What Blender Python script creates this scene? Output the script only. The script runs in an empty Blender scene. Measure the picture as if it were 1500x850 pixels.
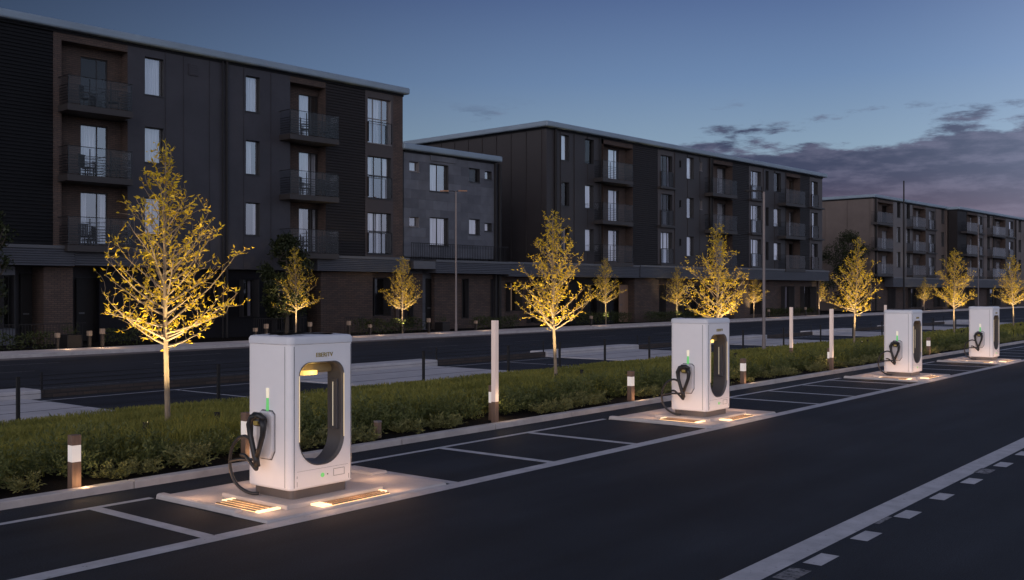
import bpy, bmesh, math, random
import numpy as np
from mathutils import Vector, Matrix
R = math.radians
sc = bpy.context.scene
COL = sc.collection

# ------------------------------------------------------------------ camera
F, CAMH, CX, CY = 1505.0, 2.6, 750.0, 428.0
CS, SN = math.cos(R(38.68)), math.sin(R(38.68))
cam = bpy.data.cameras.new('camera')
co = bpy.data.objects.new('camera', cam); COL.objects.link(co)
cam.sensor_width = 36; cam.lens = 36 * F / 1500; cam.clip_end = 3000; cam.clip_start = 0.1
cam.shift_y = (CY - 425) / 1500
co.location = (0, 0, CAMH)
co.rotation_euler = (R(90), 0, R(38.68 - 90))
sc.camera = co

# ------------------------------------------------------------------ world: dusk sky
w = bpy.data.worlds.new('World'); sc.world = w; w.use_nodes = True
nt = w.node_tree; N = nt.nodes; L = nt.links; N.clear()
def wmath(op, a, b=None, c=None, clamp=False):
    n = N.new('ShaderNodeMath'); n.operation = op; n.use_clamp = clamp
    for i, v in enumerate((a, b, c)):
        if v is None: continue
        if isinstance(v, (int, float)): n.inputs[i].default_value = v
        else: L.new(v, n.inputs[i])
    return n.outputs[0]
def wmap(v, a, b, c, d):
    n = N.new('ShaderNodeMapRange'); n.interpolation_type = 'SMOOTHSTEP'
    L.new(v, n.inputs[0])
    for i, q in enumerate((a, b, c, d)): n.inputs[i + 1].default_value = q
    return n.outputs[0]
def wmix(f, a, b, mode='MIX'):
    n = N.new('ShaderNodeMix'); n.data_type = 'RGBA'; n.blend_type = mode
    for s, v in ((0, f), (6, a), (7, b)):
        if isinstance(v, (int, float)): n.inputs[s].default_value = v
        elif isinstance(v, tuple): n.inputs[s].default_value = (*v, 1)
        else: L.new(v, n.inputs[s])
    return n.outputs[2]
SUN_EL, SUN_AZ = 2.0, 205.0          # low sun behind the camera; azimuth of the sun, degrees from +X
tc = N.new('ShaderNodeTexCoord')
sp = N.new('ShaderNodeSeparateXYZ'); L.new(tc.outputs['Generated'], sp.inputs[0])
dx, dy, dz = sp.outputs
ramp = N.new('ShaderNodeValToRGB'); L.new(dz, ramp.inputs[0])
cr = ramp.color_ramp
stops = [(0.0, (.19, .115, .13)), (.06, (.23, .155, .17)), (.095, (.26, .27, .34)), (.13, (.25, .36, .48)), (.20, (.150, .245, .425)),
         (.28, (.084, .140, .305)), (.5, (.115, .16, .35)), (1.0, (.15, .195, .40))]
cr.elements[0].position = stops[0][0]; cr.elements[0].color = (*stops[0][1], 1)
cr.elements[1].position = stops[-1][0]; cr.elements[1].color = (*stops[-1][1], 1)
for p, c in stops[1:-1]:
    e = cr.elements.new(p); e.color = (*c, 1)
side = wmap(dx, .26, .95, .26, 1.0)                     # the sky pales towards the end of the street
base = wmix(1.0, ramp.outputs[0], side, 'MULTIPLY')
# cloud bank, low over the far end of the street
mp = N.new('ShaderNodeMapping'); L.new(tc.outputs['Generated'], mp.inputs[0]); mp.inputs['Scale'].default_value = (1, 1, 4.2)
nz = N.new('ShaderNodeTexNoise'); L.new(mp.outputs[0], nz.inputs[0])
nz.inputs['Scale'].default_value = 7.0; nz.inputs['Detail'].default_value = 10; nz.inputs['Roughness'].default_value = .62
bank = wmap(dz, .10, .175, 1.0, 0.0)
low = wmap(dz, .018, .06, 0.35, 1.0)
az = wmap(dx, .66, .88, 0.0, 1.0)
bias = wmath('MULTIPLY', wmath('MULTIPLY', bank, low), az)
dens = wmath('ADD', wmath('MULTIPLY_ADD', nz.outputs[0], 1.35, -.16), wmath('MULTIPLY', bias, .47))
mask = wmap(dens, .64, .76, 0, .93)
nz2 = N.new('ShaderNodeTexNoise'); L.new(mp.outputs[0], nz2.inputs[0])
nz2.inputs['Scale'].default_value = 17; nz2.inputs['Detail'].default_value = 9; nz2.inputs['Roughness'].default_value = .62
ccol = wmix(wmap(nz2.outputs[0], .40, .66, 0, 1), (.032, .039, .092), (.100, .100, .172))
warm = wmap(dz, .06, .115, 1, 0)
ccol = wmix(wmath('MULTIPLY', warm, .30), ccol, (.20, .105, .12))
mask = wmath('MULTIPLY', mask, wmath('MULTIPLY', wmap(dz, .15, .19, 1.0, .0), wmap(dx, .64, .80, .12, 1.0)))
base = wmix(mask, base, ccol)
sky = N.new('ShaderNodeTexSky'); sky.sky_type = 'NISHITA'; sky.sun_disc = False
sky.sun_elevation = R(SUN_EL); sky.sun_rotation = R(90 - SUN_AZ); sky.air_density = 1.2; sky.dust_density = 2.0
# the afterglow on the side of the sky the camera turns its back to
glow = wmap(wmath('ADD', wmath('MULTIPLY', dx, -.96), wmath('MULTIPLY', dy, -.28)), -.05, 1.0, 0, 1)
glow = wmath('MULTIPLY', glow, wmap(dz, .0, .9, 1.0, .2))
gcol = wmix(1.0, (1.74, 1.68, 1.86), glow, 'MULTIPLY')
pale = wmap(wmath('ADD', wmath('MULTIPLY', dx, .62), wmath('MULTIPLY', dy, -.78)), .25, 1.0, 0, 1)
pale = wmath('MULTIPLY', pale, wmap(dz, .05, .7, 1.0, .15))
gcol = wmix(1.0, gcol, wmix(1.0, (.40, .47, .62), pale, 'MULTIPLY'), 'ADD')
tot = wmix(1.0, base, gcol, 'ADD')
bg = N.new('ShaderNodeBackground'); L.new(tot, bg.inputs[0]); bg.inputs[1].default_value = 1.0
bg2 = N.new('ShaderNodeBackground'); L.new(sky.outputs[0], bg2.inputs[0]); bg2.inputs[1].default_value = .004
ad = N.new('ShaderNodeAddShader'); L.new(bg.outputs[0], ad.inputs[0]); L.new(bg2.outputs[0], ad.inputs[1])
wo = N.new('ShaderNodeOutputWorld'); L.new(ad.outputs[0], wo.inputs[0])

sun = bpy.data.lights.new('sun', 'SUN'); so = bpy.data.objects.new('sun', sun); COL.objects.link(so)
sun.energy = .10; sun.angle = R(12); sun.color = (1, .74, .62)
d = Vector((math.cos(R(SUN_AZ)), math.sin(R(SUN_AZ)), math.tan(R(9)))); so.rotation_euler = d.to_track_quat('Z', 'Y').to_euler()

sc.view_settings.view_transform = 'Standard'; sc.view_settings.look = 'None'
sc.view_settings.exposure = 0; sc.view_settings.gamma = 1
sc.render.engine = 'CYCLES'
sc.cycles.use_denoising = True
sc.cycles.max_bounces = 6; sc.cycles.transparent_max_bounces = 12
sc.cycles.sample_clamp_indirect = 3

# ------------------------------------------------------------------ helpers
def tag(o, label=None, cat=None, group=None, kind=None):
    if label: o['label'] = label
    if cat: o['category'] = cat
    if group: o['group'] = group
    if kind: o['kind'] = kind
    return o
def empty(name, loc=(0, 0, 0), rz=0, **k):
    o = bpy.data.objects.new(name, None); COL.objects.link(o); o.location = loc; o.rotation_euler = (0, 0, rz)
    o.empty_display_size = .2
    return tag(o, **k)
def kids(o): return [c for c in bpy.data.objects if c.parent == o]
def copy_tree(o, parent=None):
    c = o.copy(); COL.objects.link(c)
    if parent is not None: c.parent = parent
    for ch in KIDS.get(o.name, kids(o)): copy_tree(ch, c)
    return c
KIDS = {}

class MB:
    def __init__(s): s.v = []; s.f = []
    def quad(s, *p):
        n = len(s.v); s.v += [tuple(q) for q in p]; s.f.append(tuple(range(n, n + len(p)))); return s
    def box(s, x0, x1, y0, y1, z0, z1):
        n = len(s.v)
        s.v += [(x0, y0, z0), (x1, y0, z0), (x1, y1, z0), (x0, y1, z0), (x0, y0, z1), (x1, y0, z1), (x1, y1, z1), (x0, y1, z1)]
        s.f += [tuple(n + i for i in q) for q in ((0, 3, 2, 1), (4, 5, 6, 7), (0, 1, 5, 4), (1, 2, 6, 5), (2, 3, 7, 6), (3, 0, 4, 7))]
        return s
    def tube(s, pts, r, sides=8, cap=True):
        pts = [Vector(p) for p in pts]
        rs = r if isinstance(r, (list, tuple)) else [r] * len(pts)
        n0 = len(s.v); up = None
        for i, p in enumerate(pts):
            t = (pts[min(i + 1, len(pts) - 1)] - pts[max(i - 1, 0)]).normalized()
            if up is None: up = Vector((0, 0, 1)) if abs(t.z) < .9 else Vector((1, 0, 0))
            a = t.cross(up)
            if a.length < 1e-4: a = t.orthogonal()
            a.normalize(); b = t.cross(a).normalized(); up = -b if (-b).dot(up) >= 0 else b
            b2 = a.cross(t)
            for k in range(sides):
                q = 2 * math.pi * k / sides
                s.v.append(tuple(p + a * (math.cos(q) * rs[i]) + b2 * (math.sin(q) * rs[i])))
        for i in range(len(pts) - 1):
            for k in range(sides):
                k2 = (k + 1) % sides
                s.f.append((n0 + i * sides + k, n0 + (i + 1) * sides + k, n0 + (i + 1) * sides + k2, n0 + i * sides + k2))
        if cap:
            s.f.append(tuple(n0 + k for k in range(sides))); e = n0 + (len(pts) - 1) * sides
            s.f.append(tuple(e + k for k in reversed(range(sides))))
        return s
    def mesh(s, name, mat):
        m = bpy.data.meshes.new(name); m.from_pydata(s.v, [], s.f)
        bm = bmesh.new(); bm.from_mesh(m); bmesh.ops.recalc_face_normals(bm, faces=bm.faces); bm.to_mesh(m); bm.free()
        if mat: m.materials.append(mat)
        return m
    def build(s, name, mat, parent=None, smooth=False, bevel=0, segs=2):
        m = s.mesh(name, mat)
        o = bpy.data.objects.new(name, m); COL.objects.link(o)
        if parent is not None: o.parent = parent
        if smooth: m.polygons.foreach_set('use_smooth', [True] * len(m.polygons))
        if bevel:
            b = o.modifiers.new('b', 'BEVEL'); b.width = bevel; b.segments = segs; b.limit_method = 'ANGLE'
        return o
def np_mesh(name, V, Fc, mat, n):
    """V (k,3), Fc (m,n) arrays"""
    m = bpy.data.meshes.new(name)
    m.vertices.add(len(V)); m.vertices.foreach_set('co', np.asarray(V, np.float32).ravel())
    m.loops.add(Fc.size); m.loops.foreach_set('vertex_index', Fc.astype(np.int32).ravel())
    m.polygons.add(len(Fc)); m.polygons.foreach_set('loop_start', np.arange(0, Fc.size, n, dtype=np.int32))
    m.update(); m.validate()
    if mat: m.materials.append(mat)
    return m

# ------------------------------------------------------------------ materials
def mat(name, col, rough=.6, metal=0, spec=.5, var=0, vscale=4, bump=0, bscale=60, emit=None, estr=0, detail=6, stretch=(1, 1, 1), col2=None):
    m = bpy.data.materials.new(name); m.use_nodes = True
    t = m.node_tree; b = t.nodes['Principled BSDF']
    b.inputs['Base Color'].default_value = (*col, 1); b.inputs['Roughness'].default_value = rough
    b.inputs['Metallic'].default_value = metal; b.inputs['Specular IOR Level'].default_value = spec
    if var or bump or col2:
        tc = t.nodes.new('ShaderNodeTexCoord'); mp = t.nodes.new('ShaderNodeMapping'); mp.inputs['Scale'].default_value = stretch
        t.links.new(tc.outputs['Object'], mp.inputs[0])
    if var or col2:
        n = t.nodes.new('ShaderNodeTexNoise'); n.inputs['Scale'].default_value = vscale; n.inputs['Detail'].default_value = detail
        n.inputs['Roughness'].default_value = .65
        t.links.new(mp.outputs[0], n.inputs[0])
        mr = t.nodes.new('ShaderNodeMapRange'); mr.inputs[1].default_value = .3; mr.inputs[2].default_value = .7
        t.links.new(n.outputs[0], mr.inputs[0])
        mx = t.nodes.new('ShaderNodeMix'); mx.data_type = 'RGBA'
        c2 = col2 or tuple(min(1, c * (1 + var)) for c in col); c1 = col if col2 else tuple(c * (1 - var) for c in col)
        mx.inputs[6].default_value = (*c1, 1); mx.inputs[7].default_value = (*c2, 1)
        t.links.new(mr.outputs[0], mx.inputs[0]); t.links.new(mx.outputs[2], b.inputs['Base Color'])
        rr = t.nodes.new('ShaderNodeMapRange'); rr.inputs[3].default_value = max(.02, rough - .08); rr.inputs[4].default_value = min(1, rough + .1)
        t.links.new(n.outputs[0], rr.inputs[0]); t.links.new(rr.outputs[0], b.inputs['Roughness'])
    if bump:
        n = t.nodes.new('ShaderNodeTexNoise'); n.inputs['Scale'].default_value = bscale; n.inputs['Detail'].default_value = 4
        t.links.new(mp.outputs[0], n.inputs[0])
        bp = t.nodes.new('ShaderNodeBump'); bp.inputs['Strength'].default_value = bump; bp.inputs['Distance'].default_value = .02
        t.links.new(n.outputs[0], bp.inputs['Height']); t.links.new(bp.outputs[0], b.inputs['Normal'])
    if emit:
        b.inputs['Emission Color'].default_value = (*emit, 1); b.inputs['Emission Strength'].default_value = estr
    return m
def brick_mat(name, c1, c2, mortar, bw=.30, bh=.095, axes='xz', ms=.014):
    m = bpy.data.materials.new(name); m.use_nodes = True
    t = m.node_tree; b = t.nodes['Principled BSDF']; b.inputs['Roughness'].default_value = .85
    tc = t.nodes.new('ShaderNodeTexCoord'); s = t.nodes.new('ShaderNodeSeparateXYZ'); cb = t.nodes.new('ShaderNodeCombineXYZ')
    t.links.new(tc.outputs['Object'], s.inputs[0])
    ad = t.nodes.new('ShaderNodeMath'); ad.operation = 'ADD'; t.links.new(s.outputs[0], ad.inputs[0]); t.links.new(s.outputs[1], ad.inputs[1])
    t.links.new(ad.outputs[0], cb.inputs[0]); t.links.new(s.outputs[2], cb.inputs[1])
    k = t.nodes.new('ShaderNodeTexBrick'); t.links.new(cb.outputs[0], k.inputs[0])
    k.inputs['Color1'].default_value = (*c1, 1); k.inputs['Color2'].default_value = (*c2, 1); k.inputs['Mortar'].default_value = (*mortar, 1)
    k.inputs['Scale'].default_value = 1; k.inputs['Mortar Size'].default_value = ms; k.inputs['Brick Width'].default_value = bw; k.inputs['Row Height'].default_value = bh
    n = t.nodes.new('ShaderNodeTexNoise'); n.inputs['Scale'].default_value = 1.3; n.inputs['Detail'].default_value = 5; t.links.new(cb.outputs[0], n.inputs[0])
    mx = t.nodes.new('ShaderNodeMix'); mx.data_type = 'RGBA'; mx.blend_type = 'MULTIPLY'; mx.inputs[0].default_value = .55
    t.links.new(k.outputs[0], mx.inputs[6]); t.links.new(n.outputs[0], mx.inputs[7])
    t.links.new(mx.outputs[2], b.inputs['Base Color'])
    bp = t.nodes.new('ShaderNodeBump'); bp.inputs['Strength'].default_value = .5; bp.inputs['Distance'].default_value = .01; bp.invert = True
    t.links.new(k.outputs['Fac'], bp.inputs['Height']); t.links.new(bp.outputs[0], b.inputs['Normal'])
    return m
def glass_mat(name, fac, tint=(.8, .85, .9), rough=.02, bump=.07, power=4.5):
    m = bpy.data.materials.new(name); m.use_nodes = True; t = m.node_tree; t.nodes.clear()
    o = t.nodes.new('ShaderNodeOutputMaterial'); mx = t.nodes.new('ShaderNodeMixShader')
    tr = t.nodes.new('ShaderNodeBsdfTransparent'); tr.inputs[0].default_value = (*tint, 1)
    g = t.nodes.new('ShaderNodeBsdfGlossy'); g.inputs['Roughness'].default_value = rough; g.inputs[0].default_value = (.95, .97, 1, 1)
    lw = t.nodes.new('ShaderNodeLayerWeight'); lw.inputs[0].default_value = .5
    pw = t.nodes.new('ShaderNodeMath'); pw.operation = 'POWER'; pw.inputs[1].default_value = power; t.links.new(lw.outputs['Facing'], pw.inputs[0])
    fr = t.nodes.new('ShaderNodeMath'); fr.operation = 'MULTIPLY_ADD'; fr.inputs[1].default_value = .95; fr.inputs[2].default_value = .045; t.links.new(pw.outputs[0], fr.inputs[0])
    ad = t.nodes.new('ShaderNodeMath'); ad.operation = 'ADD'; ad.use_clamp = True; ad.inputs[1].default_value = fac
    t.links.new(fr.outputs[0], ad.inputs[0]); t.links.new(ad.outputs[0], mx.inputs[0])
    n = t.nodes.new('ShaderNodeTexNoise'); n.inputs['Scale'].default_value = .9
    tc = t.nodes.new('ShaderNodeTexCoord'); t.links.new(tc.outputs['Object'], n.inputs[0])
    bp = t.nodes.new('ShaderNodeBump'); bp.inputs['Strength'].default_value = bump; t.links.new(n.outputs[0], bp.inputs['Height']); t.links.new(bp.outputs[0], g.inputs['Normal'])
    t.links.new(tr.outputs[0], mx.inputs[1]); t.links.new(g.outputs[0], mx.inputs[2]); t.links.new(mx.outputs[0], o.inputs[0])
    return m
def worn(m, chip, amount):
    t = m.node_tree; b = t.nodes['Principled BSDF']; tc = t.nodes.new('ShaderNodeTexCoord')
    n = t.nodes.new('ShaderNodeTexNoise'); n.inputs['Scale'].default_value = 11; n.inputs['Detail'].default_value = 12; n.inputs['Roughness'].default_value = .75
    t.links.new(tc.outputs['Object'], n.inputs[0])
    k = t.nodes.new('ShaderNodeMapRange'); k.inputs[1].default_value = amount; k.inputs[2].default_value = amount + .06
    t.links.new(n.outputs[0], k.inputs[0])
    mx = t.nodes.new('ShaderNodeMix'); mx.data_type = 'RGBA'; old = b.inputs['Base Color'].links[0].from_socket
    t.links.new(k.outputs[0], mx.inputs[0]); t.links.new(old, mx.inputs[6]); mx.inputs[7].default_value = (*chip, 1); t.links.new(mx.outputs[2], b.inputs['Base Color'])
def leaf_mat(name, c1, c2, trans=.3, rough=.5, scale=2.0):
    m = bpy.data.materials.new(name); m.use_nodes = True; t = m.node_tree; t.nodes.clear()
    o = t.nodes.new('ShaderNodeOutputMaterial'); mx = t.nodes.new('ShaderNodeMixShader'); mx.inputs[0].default_value = trans
    d = t.nodes.new('ShaderNodeBsdfPrincipled'); d.inputs['Roughness'].default_value = rough; d.inputs['Specular IOR Level'].default_value = .25
    r = t.nodes.new('ShaderNodeBsdfTranslucent')
    tc = t.nodes.new('ShaderNodeTexCoord'); n = t.nodes.new('ShaderNodeTexNoise'); n.inputs['Scale'].default_value = scale; n.inputs['Detail'].default_value = 5
    g = t.nodes.new('ShaderNodeNewGeometry')
    t.links.new(tc.outputs['Object'], n.inputs[0])
    av = t.nodes.new('ShaderNodeMath'); av.operation = 'MULTIPLY_ADD'; av.inputs[1].default_value = .55
    mr = t.nodes.new('ShaderNodeMapRange'); mr.inputs[1].default_value = .3; mr.inputs[2].default_value = .7; mr.inputs[4].default_value = .5
    t.links.new(n.outputs[0], mr.inputs[0]); t.links.new(g.outputs['Random Per Island'], av.inputs[0]); t.links.new(mr.outputs[0], av.inputs[2])
    c = t.nodes.new('ShaderNodeMix'); c.data_type = 'RGBA'; c.inputs[6].default_value = (*c1, 1); c.inputs[7].default_value = (*c2, 1)
    t.links.new(av.outputs[0], c.inputs[0])
    t.links.new(c.outputs[2], d.inputs['Base Color']); t.links.new(c.outputs[2], r.inputs[0])
    t.links.new(d.outputs[0], mx.inputs[1]); t.links.new(r.outputs[0], mx.inputs[2]); t.links.new(mx.outputs[0], o.inputs[0])
    return m
def asphalt_mat(name, c):
    m = mat(name, c, rough=.82, spec=.25, var=.36, vscale=.5, bump=.35, bscale=140, detail=10)
    t = m.node_tree; b = t.nodes['Principled BSDF']
    tc = t.nodes.new('ShaderNodeTexCoord')
    v = t.nodes.new('ShaderNodeTexNoise'); v.inputs['Scale'].default_value = 70; v.inputs['Detail'].default_value = 3; t.links.new(tc.outputs['Object'], v.inputs[0])
    mr = t.nodes.new('ShaderNodeMapRange'); mr.inputs[1].default_value = .35; mr.inputs[2].default_value = .65; mr.inputs[3].default_value = .45; mr.inputs[4].default_value = 1.6
    t.links.new(v.outputs[0], mr.inputs[0])
    # long faint wheel tracks along the lane
    mp = t.nodes.new('ShaderNodeMapping'); mp.inputs['Scale'].default_value = (.12, 1.1, 1); t.links.new(tc.outputs['Object'], mp.inputs[0])
    s = t.nodes.new('ShaderNodeTexNoise'); s.inputs['Scale'].default_value = 1.0; s.inputs['Detail'].default_value = 5; t.links.new(mp.outputs[0], s.inputs[0])
    ms = t.nodes.new('ShaderNodeMapRange'); ms.inputs[1].default_value = .3; ms.inputs[2].default_value = .7; ms.inputs[3].default_value = .62; ms.inputs[4].default_value = 1.38
    t.links.new(s.outputs[0], ms.inputs[0])
    mu = t.nodes.new('ShaderNodeMath'); mu.operation = 'MULTIPLY'; t.links.new(mr.outputs[0], mu.inputs[0]); t.links.new(ms.outputs[0], mu.inputs[1])
    old = b.inputs['Base Color'].links[0].from_socket
    mx = t.nodes.new('ShaderNodeMix'); mx.data_type = 'RGBA'; mx.blend_type = 'MULTIPLY'; mx.inputs[0].default_value = 1
    t.links.new(old, mx.inputs[6]); t.links.new(mu.outputs[0], mx.inputs[7]); t.links.new(mx.outputs[2], b.inputs['Base Color'])
    return m
M = dict(
    asphalt=asphalt_mat('asphalt', (.0145, .0172, .0225)),
    street=asphalt_mat('street_asphalt', (.018, .0195, .0255)),
    ground=mat('ground_earth', (.03, .032, .025), .9, var=.3, vscale=.3),
    paint=mat('line_paint', (.40, .40, .42), .7, var=.22, vscale=3, bump=.2, bscale=120, detail=10),
    paint_worn=mat('worn_line_paint', (.20, .20, .21), .8, var=.45, vscale=2.5, bump=.2, bscale=120, detail=10),
    kerb=mat('kerb_concrete', (.40, .37, .36), .85, var=.2, vscale=2.2, bump=.25, bscale=60),
    conc=mat('pale_concrete', (.44, .41, .40), .85, var=.13, vscale=1.6, bump=.15, bscale=70),
    pad=mat('pad_concrete', (.40, .385, .395), .85, var=.15, vscale=1.1, bump=.15, bscale=70),
    gutter=mat('gutter_concrete', (.13, .105, .098), .85, var=.2, vscale=1.2),
    paving=mat('pavement_concrete', (.50, .44, .42), .85, var=.18, vscale=.9, bump=.15, bscale=50),
    shrub_pale=leaf_mat('pale_shrub_leaf', (.11, .125, .045), (.33, .31, .12), .4, scale=1.2),
    turf=mat('turf_base', (.055, .062, .02), .95, var=.4, vscale=5),
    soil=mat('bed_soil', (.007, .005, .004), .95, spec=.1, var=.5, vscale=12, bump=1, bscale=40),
    white=mat('white_enamel', (.85, .83, .83), .38, spec=.5, var=.03, vscale=1.5, bump=.02, bscale=8),
    whitecap=mat('white_cap_enamel', (.66, .66, .68), .42, spec=.5, var=.04, vscale=2),
    grey_in=mat('grey_portal_lining', (.10, .096, .10), .4, spec=.5, var=.08, vscale=3),
    hood=mat('gold_lit_hood', (.34, .27, .15), .45, metal=.2),  # gold light of the portal lamp is put into this colour
    seam=mat('dark_seam', (.08, .08, .09), .6),
    foot=mat('foot_metal', (.13, .115, .11), .45, metal=.4),
    black=mat('black_rubber', (.012, .012, .014), .42, spec=.5),
    grille=mat('grille_bar', (.26, .17, .11), .5),
    holster=mat('holster_plastic', (.62, .61, .63), .4),
    gold=mat('gold_lettering', (.36, .27, .07), .4, metal=.3),
    led=mat('warm_led', (.9, .8, .6), .5, emit=(1, .70, .38), estr=1.15),
    ledbed=mat('warm_led_bed', (.6, .4, .2), .5, emit=(1, .60, .27), estr=1.7),
    ledrim=mat('warm_rim_led', (.9, .8, .6), .5, emit=(1, .70, .34), estr=.55),
    portal_lamp=mat('portal_lamp', (.9, .7, .3), .5, emit=(1, .62, .14), estr=1.1),
    green=mat('green_led', (.2, .6, .2), .5, emit=(.12, .72, .16), estr=.35),
    paleled=mat('pale_led', (.8, .8, .6), .5, emit=(1, .82, .60), estr=.45),
    wood=mat('stained_wood', (.17, .105, .072), .6, var=.3, vscale=5, stretch=(6, 6, .6)),
    darkmetal=mat('dark_metal', (.014, .013, .014), .55, metal=.2, spec=.3),
    polemetal=mat('pole_metal', (.20, .17, .165), .55, metal=.1, var=.1),
    diffuser=mat('bollard_diffuser', (.7, .66, .62), .5, emit=(1, .86, .76), estr=.32),
    column=mat('lit_column', (.70, .60, .55), .5, emit=(1, .68, .52), estr=.17),
    caplight=mat('path_light_cap', (.14, .115, .10), .5, emit=(1, .62, .34), estr=.03),
    lampglow=mat('street_lamp_glow', (.26, .13, .07), .5, emit=(1, .45, .16), estr=.02),
    lens=mat('uplight_lens', (.9, .8, .6), .3, emit=(1, .75, .4), estr=1.2),
    clad=mat('grey_cladding', (.036, .035, .043), .55, spec=.35, var=.22, vscale=.7),
    clad2=mat('brown_grey_cladding', (.034, .030, .0315), .55, spec=.35, var=.1, vscale=.7),
    clad3=mat('taupe_cladding', (.118, .095, .086), .6, spec=.3, var=.12, vscale=.5),  # taupe, lightened to carry the low sun on the far blocks; likewise the next
    clad4=mat('pale_grey_cladding', (.12, .11, .112), .6, spec=.3, var=.12, vscale=.5),
    corr=mat('black_corrugated', (.0045, .0048, .0065), .6, spec=.2, var=.15, vscale=1.2),
    corr2=mat('umber_corrugated', (.0165, .0138, .0145), .6, spec=.25, var=.15, vscale=1.2),
    band=mat('ribbed_band_metal', (.060, .064, .080), .5, spec=.4, metal=.1, var=.1),
    bandedge=mat('band_cap_metal', (.085, .086, .095), .4, metal=.3),
    navy=mat('dark_base_panel', (.005, .005, .008), .6, spec=.2, var=.15),
    trim=mat('umber_trim', (.043, .032, .029), .55, var=.1),
    roofm=mat('zinc_roof', (.205, .265, .325), .5, metal=.1, spec=.4, var=.12, vscale=.4),
    frame=mat('window_frame', (.020, .020, .023), .5),
    frame_pale=mat('pale_frame', (.16, .15, .155), .5),
    room=mat('dark_room', (.012, .011, .012), .9),
    curtain=mat('white_curtain', (.56, .54, .56), .9, var=.5, vscale=3, stretch=(6, 6, .12)),
    blind=mat('grey_blind', (.16, .15, .155), .8, var=.3, vscale=2, stretch=(.5, .5, 6)),
    litroom=mat('lit_room', (.5, .4, .3), .8, emit=(1, .66, .36), estr=.16),
    slab=mat('balcony_slab', (.030, .026, .026), .6, var=.1),
    glass=glass_mat('window_glass', .24),
    balglass=glass_mat('balcony_glass', -.026, tint=(.86, .88, .90), rough=.015, bump=0, power=7),
    glassd=glass_mat('shaded_glass', .0, tint=(.5, .5, .55)),  # darker copy of the window glass: dim surroundings put into tint and reflection
    brick=brick_mat('umber_brick', (.125, .080, .062), (.085, .058, .048), (.045, .036, .034)),
    brick2=brick_mat('base_brick', (.105, .066, .052), (.065, .046, .040), (.030, .024, .022), bw=.42, bh=.11),
    stone=brick_mat('grey_stone', (.155, .165, .195), (.095, .102, .125), (.095, .100, .118), bw=1.3, bh=.62, ms=.008),
    bark=mat('pale_bark', (.25, .19, .13), .8, var=.3, vscale=9, bump=.5, bscale=30, stretch=(1, 1, .4)),
    darkbark=mat('dark_bark', (.05, .04, .03), .9, var=.3),
    leafy=leaf_mat('golden_leaf', (.52, .345, .012), (.74, .55, .042), .3),
    leafd=leaf_mat('dark_green_leaf', (.014, .020, .008), (.038, .048, .018), .25),
    grass=leaf_mat('grass_blade', (.095, .112, .027), (.40, .365, .085), .5, scale=.9),  # yellow end of the tint stands in for uplight on the grass
    shrub=leaf_mat('shrub_leaf', (.058, .080, .026), (.21, .225, .080), .4, scale=1.2),
    hedge=leaf_mat('hedge_leaf', (.020, .030, .009), (.055, .066, .022), .25, scale=1.2),
    wire=mat('fence_wire', (.03, .028, .028), .5, metal=.4),
    wallb=brick_mat('low_wall_brick', (.075, .052, .044), (.048, .036, .032), (.03, .026, .024), bw=.4, bh=.1),
)
worn(M['paint'], (.05, .05, .056), .60); worn(M['paint_worn'], (.03, .03, .034), .50)
def struct(name, mb, m, **k):
    return tag(mb.build(name, M[m], **k), kind='structure')
def ray(px):
    k = (px - CX) / F
    return CS + k * SN, SN - k * CS
def at(px, Y):                       # ground point of picture column px at depth line Y
    rx, ry = ray(px); return rx * Y / ry, Y
rnd = random.Random(7)

# ------------------------------------------------------------------ ground, car park, street
struct('ground', MB().quad((-1500, -1500, -.03), (2500, -1500, -.03), (2500, 2500, -.03), (-1500, 2500, -.03)), 'ground')
struct('car_park', MB().quad((-60, -30, 0), (420, -30, 0), (420, 12.4, 0), (-60, 12.4, 0)), 'asphalt')
struct('rear_car_park', MB().quad((-60, 20.1, 0), (420, 20.1, 0), (420, 24.6, 0), (-60, 24.6, 0)), 'street')
struct('road', MB().quad((-60, 25.05, .0), (420, 25.05, .0), (420, 40.5, .0), (-60, 40.5, .0)), 'street')
pv = MB()
for i in range(-10, 90):
    pv.box(i * 4, i * 4 + 3.985, 40.72, 43.3, -.05, .13)
struct('pavement', pv, 'paving')
struct('front_yard', MB().box(-60, 420, 43.3, 75, -.05, .10), 'soil')
kb = MB()
for i in range(-20, 140):
    kb.box(i * 2.5, i * 2.5 + 2.488, 12.4, 12.58, -.05, .10)
struct('kerb', kb, 'kerb', bevel=.015)
struct('rear_kerb', MB().box(-60, 420, 19.92, 20.1, -.05, .09), 'kerb', bevel=.015)
struct('road_kerb', MB().box(-60, 420, 40.5, 40.72, -.05, .14), 'kerb', bevel=.02)
struct('turf', MB().box(-60, 420, 14.1, 19.9, .0, .085), 'turf')
gu = MB(); gu.quad((-60, 39.3, .004), (420, 39.3, .004), (420, 40.498, .004), (-60, 40.498, .004)); struct('gutter', gu, 'gutter')
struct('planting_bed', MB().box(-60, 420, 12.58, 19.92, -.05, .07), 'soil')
z4 = .004
def strip(mb, x0, x1, y0, y1, z=z4): mb.quad((x0, y0, z), (x1, y0, z), (x1, y1, z), (x0, y1, z))
ISL = [(7.28, 10.28), (17.6, 20.75), (30.45, 33.6), (39.75, 42.9)]
CHX = [7.97, 18.47, 31.22, 40.45]
pl = MB()
strip(pl, -40, 250, 9.10, 9.345)
edges = [-40] + [e for i in ISL for e in i] + [250]
for a, b in zip(edges[::2], edges[1::2]): strip(pl, a, b, 11.60, 11.71)
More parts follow.
